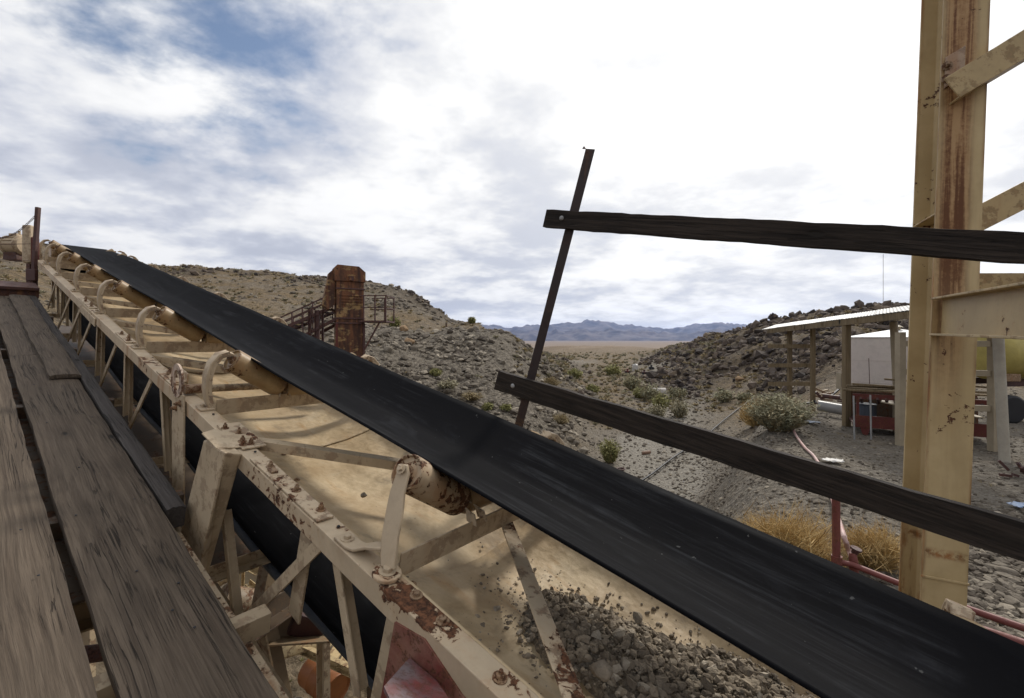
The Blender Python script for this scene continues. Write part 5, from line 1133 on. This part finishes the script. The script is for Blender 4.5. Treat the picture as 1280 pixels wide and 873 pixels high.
m = MB(); ax = Vector((1, .15, 0)).normalized(); s0 = Vector((xl, 0, zc)); m.lathe(s0, ax, [(0, .05), (.0, rr * .55), (.06, rr * .82), (.16, rr * .97), (.26, rr), (3.6, rr), (3.75, rr * .8), (3.8, .1)], 36); link('tank_shell', m, M_yellow, yt, smooth=40)
for k in (.9, 2.0): m = MB(); m.lathe(s0 + ax * k, ax, [(0, rr), (0, rr + .02), (.06, rr + .02), (.06, rr)], 36); link('tank_band', m, M_yellow, yt, smooth=30)
for yo in (-.4, .5): m = MB(); m.chan(Vector((xl, yo, zc - rr - .08)), Vector((xl + 3.7, yo + .5, zc - rr - .08)), .2, .07, .012, UPW, 1); link('chassis_rail', m, M_redbrown, yt)
for xx in (.35, 1.6, 2.4):
    m = MB(); m.lathe((xl + xx, -.62, .42), (0, 1, 0), [(0, .18), (0, .36), (.04, .42), (.20, .42), (.24, .36), (.24, .18)], 26); wh = link('wheel', m, M_black, yt, smooth=30); m = MB(); m.lathe((xl + xx, -.60, .42), (0, 1, 0), [(0, .06), (.0, .16), (.03, .2)], 18); link('hub', m, M_redbrown, wh)
m = MB(); m.tube([(xl + .95, -.85, zc - rr + .15), (xl + 1.25, -.85, zc - rr + .15)], .09, 14); link('outlet_valve', m, M_yellow, yt, smooth=40)
m = MB(); m.box((xl + .3, -.5, zc - rr + .1), (.5, .25, .22)); link('equipment_box', m, M_bolt, yt, bevel=.02)
# second elevated yard beam bits
sc1 = thing('rusty_scrap_lump', 'small lump of dark red rusty scrap iron at the right edge of the yard', 'scrap', hit(1274, 597) or ray(1274, 597, 8))
for i in range(9): m = MB(); p = Vector((random.uniform(-.15, .2), random.uniform(-.1, .1), random.uniform(0, .12))); m.bar(p, p + Vector((random.uniform(-.15, .15), random.uniform(-.1, .1), random.uniform(-.02, .16))), .05, .04); link('scrap_bar', m, M_redbrown, sc1)
def sheet(name, px, py, sz, mat, label, cat):
    p = hit(px, py)
    if not p: return
    m = MB(); k = 6
    for i in range(k + 1):
        for j in range(k + 1): m.v.append(((i / k - .5) * sz * 1.5 + random.uniform(-.02, .02), (j / k - .5) * sz + random.uniform(-.02, .02), .04 + .06 * sz * math.sin(i * 1.9 + j * 1.3) + random.uniform(0, .03)))
    for i in range(k):
        for j in range(k): a = i * (k + 1) + j; m.f.append((a, a + 1, a + k + 2, a + k + 1))
    o = link(name, m, mat, smooth=60); o.location = p; md = o.modifiers.new('t', 'SOLIDIFY'); md.thickness = .006; tag(o, label, cat)
sheet('plastic_scrap', 1040, 579, .22, M_whiteplastic, 'crumpled white scrap on the yard just above the lower rail', 'litter')
sheet('plastic_scrap', 1276, 636, .16, paint_mat('blue_scrap', (.08, .2, .45), 0, base2=(.5, .55, .62)), 'crumpled blue and white scrap at the right edge of the yard', 'litter')
sheet('cloth_scrap', 1012, 530, .28, paint_mat('pale_blue_scrap', (.36, .40, .46), 0), 'pale scrap lying right of the large mound bush', 'litter')

# ------------------------------------------------------------------ pipes in the yard
def yard(px, py, up=0.0): p = hit(px, py); return p + Vector((0, 0, up))
pts = [yard(985, 520, .30), yard(991, 540, .08), yard(1004, 560, .04), yard(1018, 574, .04), yard(1032, 600, .05), yard(1040, 632, .10)]
endp = ray(1068, 706, 4.65)
path = pts + [ray(1053, 665, 4.85), ray(1061, 688, 4.8), endp]
def smoothpath(P, k=5):
    out = []
    for i in range(len(P) - 1):
        p0, p1, p2, p3 = P[max(0, i-1)], P[i], P[i+1], P[min(len(P)-1, i+2)]
        for j in range(k):
            t_ = j / k; out.append(.5 * ((2*p1) + (p2 - p0) * t_ + (2*p0 - 5*p1 + 4*p2 - p3) * t_**2 + (3*p1 - p0 - 3*p2 + p3) * t_**3))
    return out + [P[-1]]
sp = smoothpath(path); o0 = sp[0]; m = MB(); m.tube([p - o0 for p in sp], .026, 10); o = link('plastic_water_line', m, paint_mat('pinkish_white_pipe', (.52, .38, .35), -.3, seed=2.6, base2=(.42, .24, .21)), smooth=60); o.location = o0; tag(o, 'pinkish white plastic pipe curving over the mound down to the red standpipe', 'pipe')
pb = ray(1046, 735, 4.6)
stp = thing('red_standpipe', 'faded dark red standpipe with tee fittings and valve in front of the dry grass', 'standpipe', pb)
def sq(px, py, Y): return ray(px, py, Y) - pb
m = MB(); m.tube([Vector((0, 0, -.4)), sq(1045, 622, 4.6)], .036, 14); link('riser_pipe', m, M_pinkpipe, stp, smooth=50)
for py in (700, 728): m = MB(); m.tube([sq(1046, py + 5, 4.6), sq(1046, py - 5, 4.6)], .048, 14); link('tee_fitting', m, M_pinkpipe, stp, smooth=40)
m = MB(); m.tube([sq(1046, 727, 4.6), sq(1120, 752, 4.1), sq(1215, 784, 3.6), sq(1330, 822, 3.15)], .036, 12); link('lower_pipe', m, M_pinkpipe, stp, smooth=50)
m = MB(); m.tube([sq(1046, 702, 4.6), sq(1065, 706, 4.55), sq(1120, 728, 4.25), sq(1215, 763, 3.8), sq(1340, 806, 3.3)], .028, 12); link('upper_pipe', m, M_pinkpipe, stp, smooth=50)
m = MB(); m.tube([sq(1066, 692, 4.6), sq(1067, 706, 4.58), sq(1068, 722, 4.6), sq(1062, 731, 4.6)], [.03, .045, .036, .03], 12); link('elbow', m, M_pinkpipe, stp, smooth=50)
m = MB(); m.lathe(sq(1068, 692, 4.6), (.2, -.2, 1), [(0, .03), (.04, .03), (.04, .05), (.06, .05)], 10); link('valve_wheel', m, M_redbrown, stp)
# thin black hose along the mound edge
pts = [hit(px, py) for px, py in [(792, 612), (815, 597), (840, 577), (862, 562), (885, 545), (905, 528), (925, 512), (942, 500)]]; pts = [p + Vector((0, 0, .12)) for p in pts if p]
sp = smoothpath(pts, 3); o0 = sp[0]; m = MB(); m.tube([p - o0 for p in sp], .035, 8); o = link('black_hose', m, M_black, smooth=60); o.location = o0; tag(o, 'thin black hose line climbing the edge of the mound toward the large bush', 'hose')
# ------------------------------------------------------------------ valley bits
p = hit(822, 496); ax = Vector((1, -.12, 0)).normalized()
m = MB(); r_ = .42; ln = 19 / FPX * p.y; m.lathe(-ax * ln / 2, ax, [(.05, r_ * .7), (0, r_ * .72), (0, r_), (ln, r_), (ln, r_ * .8)], 24); o = link('concrete_pipe', m, paint_mat('pale_concrete', (.46, .42, .38), .0, seed=2.1), smooth=35); o.location = p + Vector((0, 0, r_ * .8)); tag(o, 'short white concrete pipe lying across the valley track', 'pipe')
p = hit(808, 569); m = MB(); m.tube([(-.19, .0, .07), (.0, .02, .09), (.19, .07, .10)], .075, 12); o = link('clay_pipe_piece', m, paint_mat('clay_pipe', (.25, .15, .10), .3), smooth=40); o.location = p; tag(o, 'short brown pipe piece lying on the gravel above the lower rail', 'pipe')
p = hit(776, 589); m = MB(); k = 16; pr = [Vector((math.cos(2*math.pi*i/k) * .15, math.sin(2*math.pi*i/k) * .15, .06)) for i in range(k + 1)]; m.tube(pr, .03, 8, False); o = link('iron_ring', m, M_redbrown, smooth=50); o.location = p; tag(o, 'rusty iron ring lying on the gravel below the clay pipe piece', 'ring')
p = hit(794, 463); s_ = p.y / FPX
tk = thing('white_tank_box', 'small white tank box standing beside the far valley track', 'tank', p)
m = MB(); m.lathe((0, 0, -.2), (0, 0, 1), [(0, 3.6 * s_), (8 * s_, 3.6 * s_), (9.5 * s_, 1.2 * s_)], 18); link('tank_body', m, M_whiteplastic, tk, smooth=30)
m = MB(); m.bbox((-1.4 * s_, -3 * s_, 9.2 * s_), (1.2 * s_, 1 * s_, 12 * s_)); link('tank_cap', m, M_beige, tk)
for px, py, mt_, lb in [(784, 467, M_red, 'red and white scrap machine left of the small white tank'), (805, 468, M_redbrown, 'dark rusty machine right of the small white tank'), (814, 462, M_black, 'dark upright machine beside the far track')]:
    p = hit(px, py)
    if not p: continue
    s_ = p.y / FPX; e = thing('old_machine', lb, 'machine', p)
    m = MB(); m.bbox((-3 * s_, -2 * s_, .5 * s_), (3 * s_, 2 * s_, 3.5 * s_)); link('machine_body', m, mt_, e, bevel=.1)
    m = MB(); m.bbox((-1 * s_, -1 * s_, 3.5 * s_), (1.6 * s_, 1 * s_, 6 * s_)); link('machine_cab', m, mt_, e, bevel=.1)
    for dx in (-2, 2): m = MB(); m.lathe((dx * s_, -2.6 * s_, 1.2 * s_), (0, 1, 0), [(0, .4 * s_), (0, 1.3 * s_), (.7 * s_, 1.3 * s_)], 14); link('wheel', m, M_black, e)
p = hit(558, 411); m = MB(); m.bar((0, 0, -.1), (0, 0, .55), .16, .12, (0, 1, 0)); o = link('marker_post', m, paint_mat('brown_marker', (.12, .08, .05), .2)); o.location = p; tag(o, 'small brown marker post on the bench road', 'post')

# ------------------------------------------------------------------ clutter under the conveyor and the walkway
gzb = lambda px, Y: gz((px - 640) / FPX * Y, Y)
bp_ = ray(405, 850, 4.9); bar_ = thing('rusty_barrel', 'rusty orange steel barrel lying under the conveyor', 'barrel', bp_)
ax = Vector((.75, -.5, -.12)).normalized(); m = MB(); rb = .17
m.lathe(-ax * .22, ax, [(.02, .02), (.02, rb * .9), (0, rb), (.02, rb * 1.03), (.04, rb), (.14, rb), (.15, rb * 1.03), (.16, rb), (.28, rb), (.29, rb * 1.03), (.30, rb), (.42, rb), (.43, rb * 1.03), (.44, rb), (.42, rb * .9), (.42, .02)], 26); link('barrel_shell', m, M_barrel, bar_, smooth=40)
def frame3(name, label, cat, at, bars, mats, size=.06):
    e = thing(name, label, cat, at)
    for k, (nm_, a, b, wd, th) in enumerate(bars): m = MB(); m.angle(a - at, b - at, wd, wd, th, (0, .3, 1)); link(nm_, m, mats[k % len(mats)], e, bevel=.002)
    return e
Rr = ray
frame3('trestle_bent', 'tan steel trestle legs and cross beams under the conveyor', 'trestle', Rr(330, 860, 3.4), [
    ('cross_beam', Rr(318, 800, 2.9), Rr(452, 792, 3.1), .16, .012), ('cross_beam', Rr(300, 800, 2.7), Rr(396, 735, 3.3), .12, .010),
    ('leg', Rr(318, 790, 2.8), Rr(395, 1150, 2.8), .13, .012), ('leg', Rr(340, 690, 3.6), Rr(300, 900, 3.3), .10, .010),
    ('leg', Rr(455, 770, 3.3), Rr(470, 1200, 3.1), .12, .012), ('brace', Rr(345, 740, 3.3), Rr(408, 720, 3.5), .06, .008)], [M_trestle, M_darkbrown, M_trestle])
m = MB(); m.box((0, 0, 0), (.22, .10, .16)); o = link('bearing_block', m, M_redbrown, bevel=.02); o.location = Rr(386, 780, 3.0); o.rotation_euler = (.2, .5, .4); tag(o, 'dark square bearing block under the gusset plate below the conveyor', 'bearing')
sf = thing('scaffold_frame', 'pale tan scaffold of thin steel members far below the walkway edge', 'scaffold', Rr(300, 740, 5))
for a, b, wd in [((272, 678), (330, 676), .09), ((283, 690), (330, 688), .05), ((275, 680), (268, 760), .05), ((300, 700), (296, 760), .06), ((306, 712), (304, 760), .03), ((274, 728), (300, 706), .05), ((300, 703), (325, 718), .06), ((318, 700), (322, 682), .05), ((272, 735), (290, 725), .04), ((312, 730), (330, 745), .05)]:
    m = MB(); m.angle(Rr(*a, 5.0) - sf.location, Rr(*b, 4.8) - sf.location, wd, wd, .008, (0, .2, 1)); link('scaffold_member', m, M_beam, sf)
m = MB(); m.add([Rr(300, 712, 5.3) - sf.location, Rr(322, 718, 5.3) - sf.location, Rr(316, 765, 5.2) - sf.location, Rr(298, 768, 5.2) - sf.location], [(0, 1, 2, 3)]); o = link('sheet_panel', m, M_beige, sf); md = o.modifiers.new('t', 'SOLIDIFY'); md.thickness = .01
st = thing('serrated_stair', 'tan steel stair stringer with stepped edge seen far below the conveyor', 'stair', Rr(400, 820, 4.6))
A, B = Rr(352, 797, 4.9) - st.location, Rr(452, 842, 4.3) - st.location; d = B - A
m = MB(); m.chan(A, B, .09, .05, .008, (0, 0, 1), 1); link('stringer', m, M_beam, st)
m = MB(); m.chan(A + Vector((.05, .35, .0)), B + Vector((.05, .35, .0)), .09, .05, .008, (0, 0, 1), 1); link('stringer', m, M_beam, st)
for i in range(7): p = A + d * ((i + .5) / 7) + Vector((0, 0, -.02)); m = MB(); m.box(p + Vector((0, .17, 0)), (.12, .36, .012)); link('tread', m, M_beam, st)
cy = thing('tan_chute', 'tan half-round sheet metal chute lying below the conveyor', 'chute', Rr(372, 822, 4.7)); m = MB(); k = 14
for i in range(k + 1):
    a = math.pi * (.1 + .8 * i / k); r0 = .11; m.v += [(-.22 + .0 * i, -math.cos(a) * r0, math.sin(a) * r0 - .02), (.25, -math.cos(a) * r0 + .05, math.sin(a) * r0 + .10)]
for i in range(k): m.f.append((2*i, 2*i + 1, 2*i + 3, 2*i + 2))
o = link('chute_sheet', m, M_beam, cy, smooth=60); md = o.modifiers.new('t', 'SOLIDIFY'); md.thickness = .008
m = MB(); m.tube([Vector((.0, 0, 0)), Vector((.0, .0, .5))], .14, 20); cyl = link('dust_cylinder', m, M_trestle, smooth=40); cyl.location = Rr(350, 765, 3.9); cyl.rotation_euler = (R(62), 0, R(-50)); tag(cyl, 'dull tan steel cylinder lying in the shade under the conveyor', 'cylinder')
m = MB(); m.tube([Vector((.0, 0, 0)), Vector((.0, .0, 1.3))], .05, 14); cyl = link('rolled_shaft', m, M_redbrown, smooth=40); cyl.location = Rr(322, 792, 3.6); cyl.rotation_euler = (R(70), 0, R(-40)); tag(cyl, 'dark steel shaft lying under the conveyor beside the tan cylinder', 'shaft')
for i, (px, py, Y, sz) in enumerate([(372, 852, 4.9, .28), (350, 838, 5.2, .2), (460, 830, 5.4, .25), (380, 866, 4.6, .22)]):
    stone(0, 0, 0, M_rock, 'boulder', 'grey rock on the ground under the conveyor near the barrel', 'rocks under the conveyor', P=Vector((Rr(px, py, Y).x, Y, gzb(px, Y))), sz=sz)
# things seen through the walkway gap
wbm = thing('walkway_trestle', 'tan steel beams carrying the walkway, seen through the plank gap', 'trestle', CM @ c(1.6, .3, -1.9))
for s_, t0, t1, w_, mt_ in ((2.25, -.6, .7, -1.62, M_tan), (1.78, -.6, .7, -1.75, M_beam), (1.35, -.6, .7, -2.1, M_tan), (3.4, -.6, .7, -1.8, M_redbrown), (4.6, -.6, .7, -1.8, M_tan)):
    m = MB(); m.angle(CM @ c(s_, t0, w_) - wbm.location, CM @ c(s_, t1, w_ - .1) - wbm.location, .10, .08, .01, (0, 0, 1)); link('cross_beam', m, mt_, wbm, bevel=.002)
for s_, t_ in ((1.6, .66), (4.5, .66), (7.4, .66), (1.6, -.85), (4.5, -.85)):
    p = CM @ c(s_, t_, ZD - .33); g = gz(p.x, p.y) - .1; m = MB(); m.chan(p - wbm.location, Vector((p.x, p.y, g)) - wbm.location, .12, .05, .008, (1, 0, 0)); link('trestle_leg', m, M_tan, wbm)
for s_, t_ in ((6.2, YN + .04), (6.2, YF - .04), (9.6, YN + .04), (9.6, YF - .04), (3.1, YF - .04), (-1.2, YF - .04), (-1.2, YN + .04)):
    p = CM @ c(s_, t_, WL - .002); g = gz(p.x, p.y) - .1; m = MB(); m.chan(CI @ p, CI @ Vector((p.x, p.y, g)), .12, .05, .008, (1, 0, 0)); link('support_leg', m, M_tan, conv)
tufts('weeds_under_conveyor', scatter(90, (330, 560), (4.2, 7.5), None), .10, .09, 30, .006, M_creosote)

# ------------------------------------------------------------------ haze: even thin air round everything
hz = MB(); hz.bbox((-33900, -33900, -60), (33900, 33900, 900)); hm = bpy.data.materials.new('haze_air'); hm.use_nodes = True; ht = NT(hm.node_tree); ht.n.clear()
pv = ht.node('ShaderNodeVolumePrincipled', ins={'Color': (.45, .60, 1.0), 'Density': HAZE_D, 'Anisotropy': .3}); out = ht.node('ShaderNodeOutputMaterial'); ht.l.new(pv.outputs[0], out.inputs['Volume'])
if USE_HAZE: tag(link('haze', hz, hm), kind='stuff')
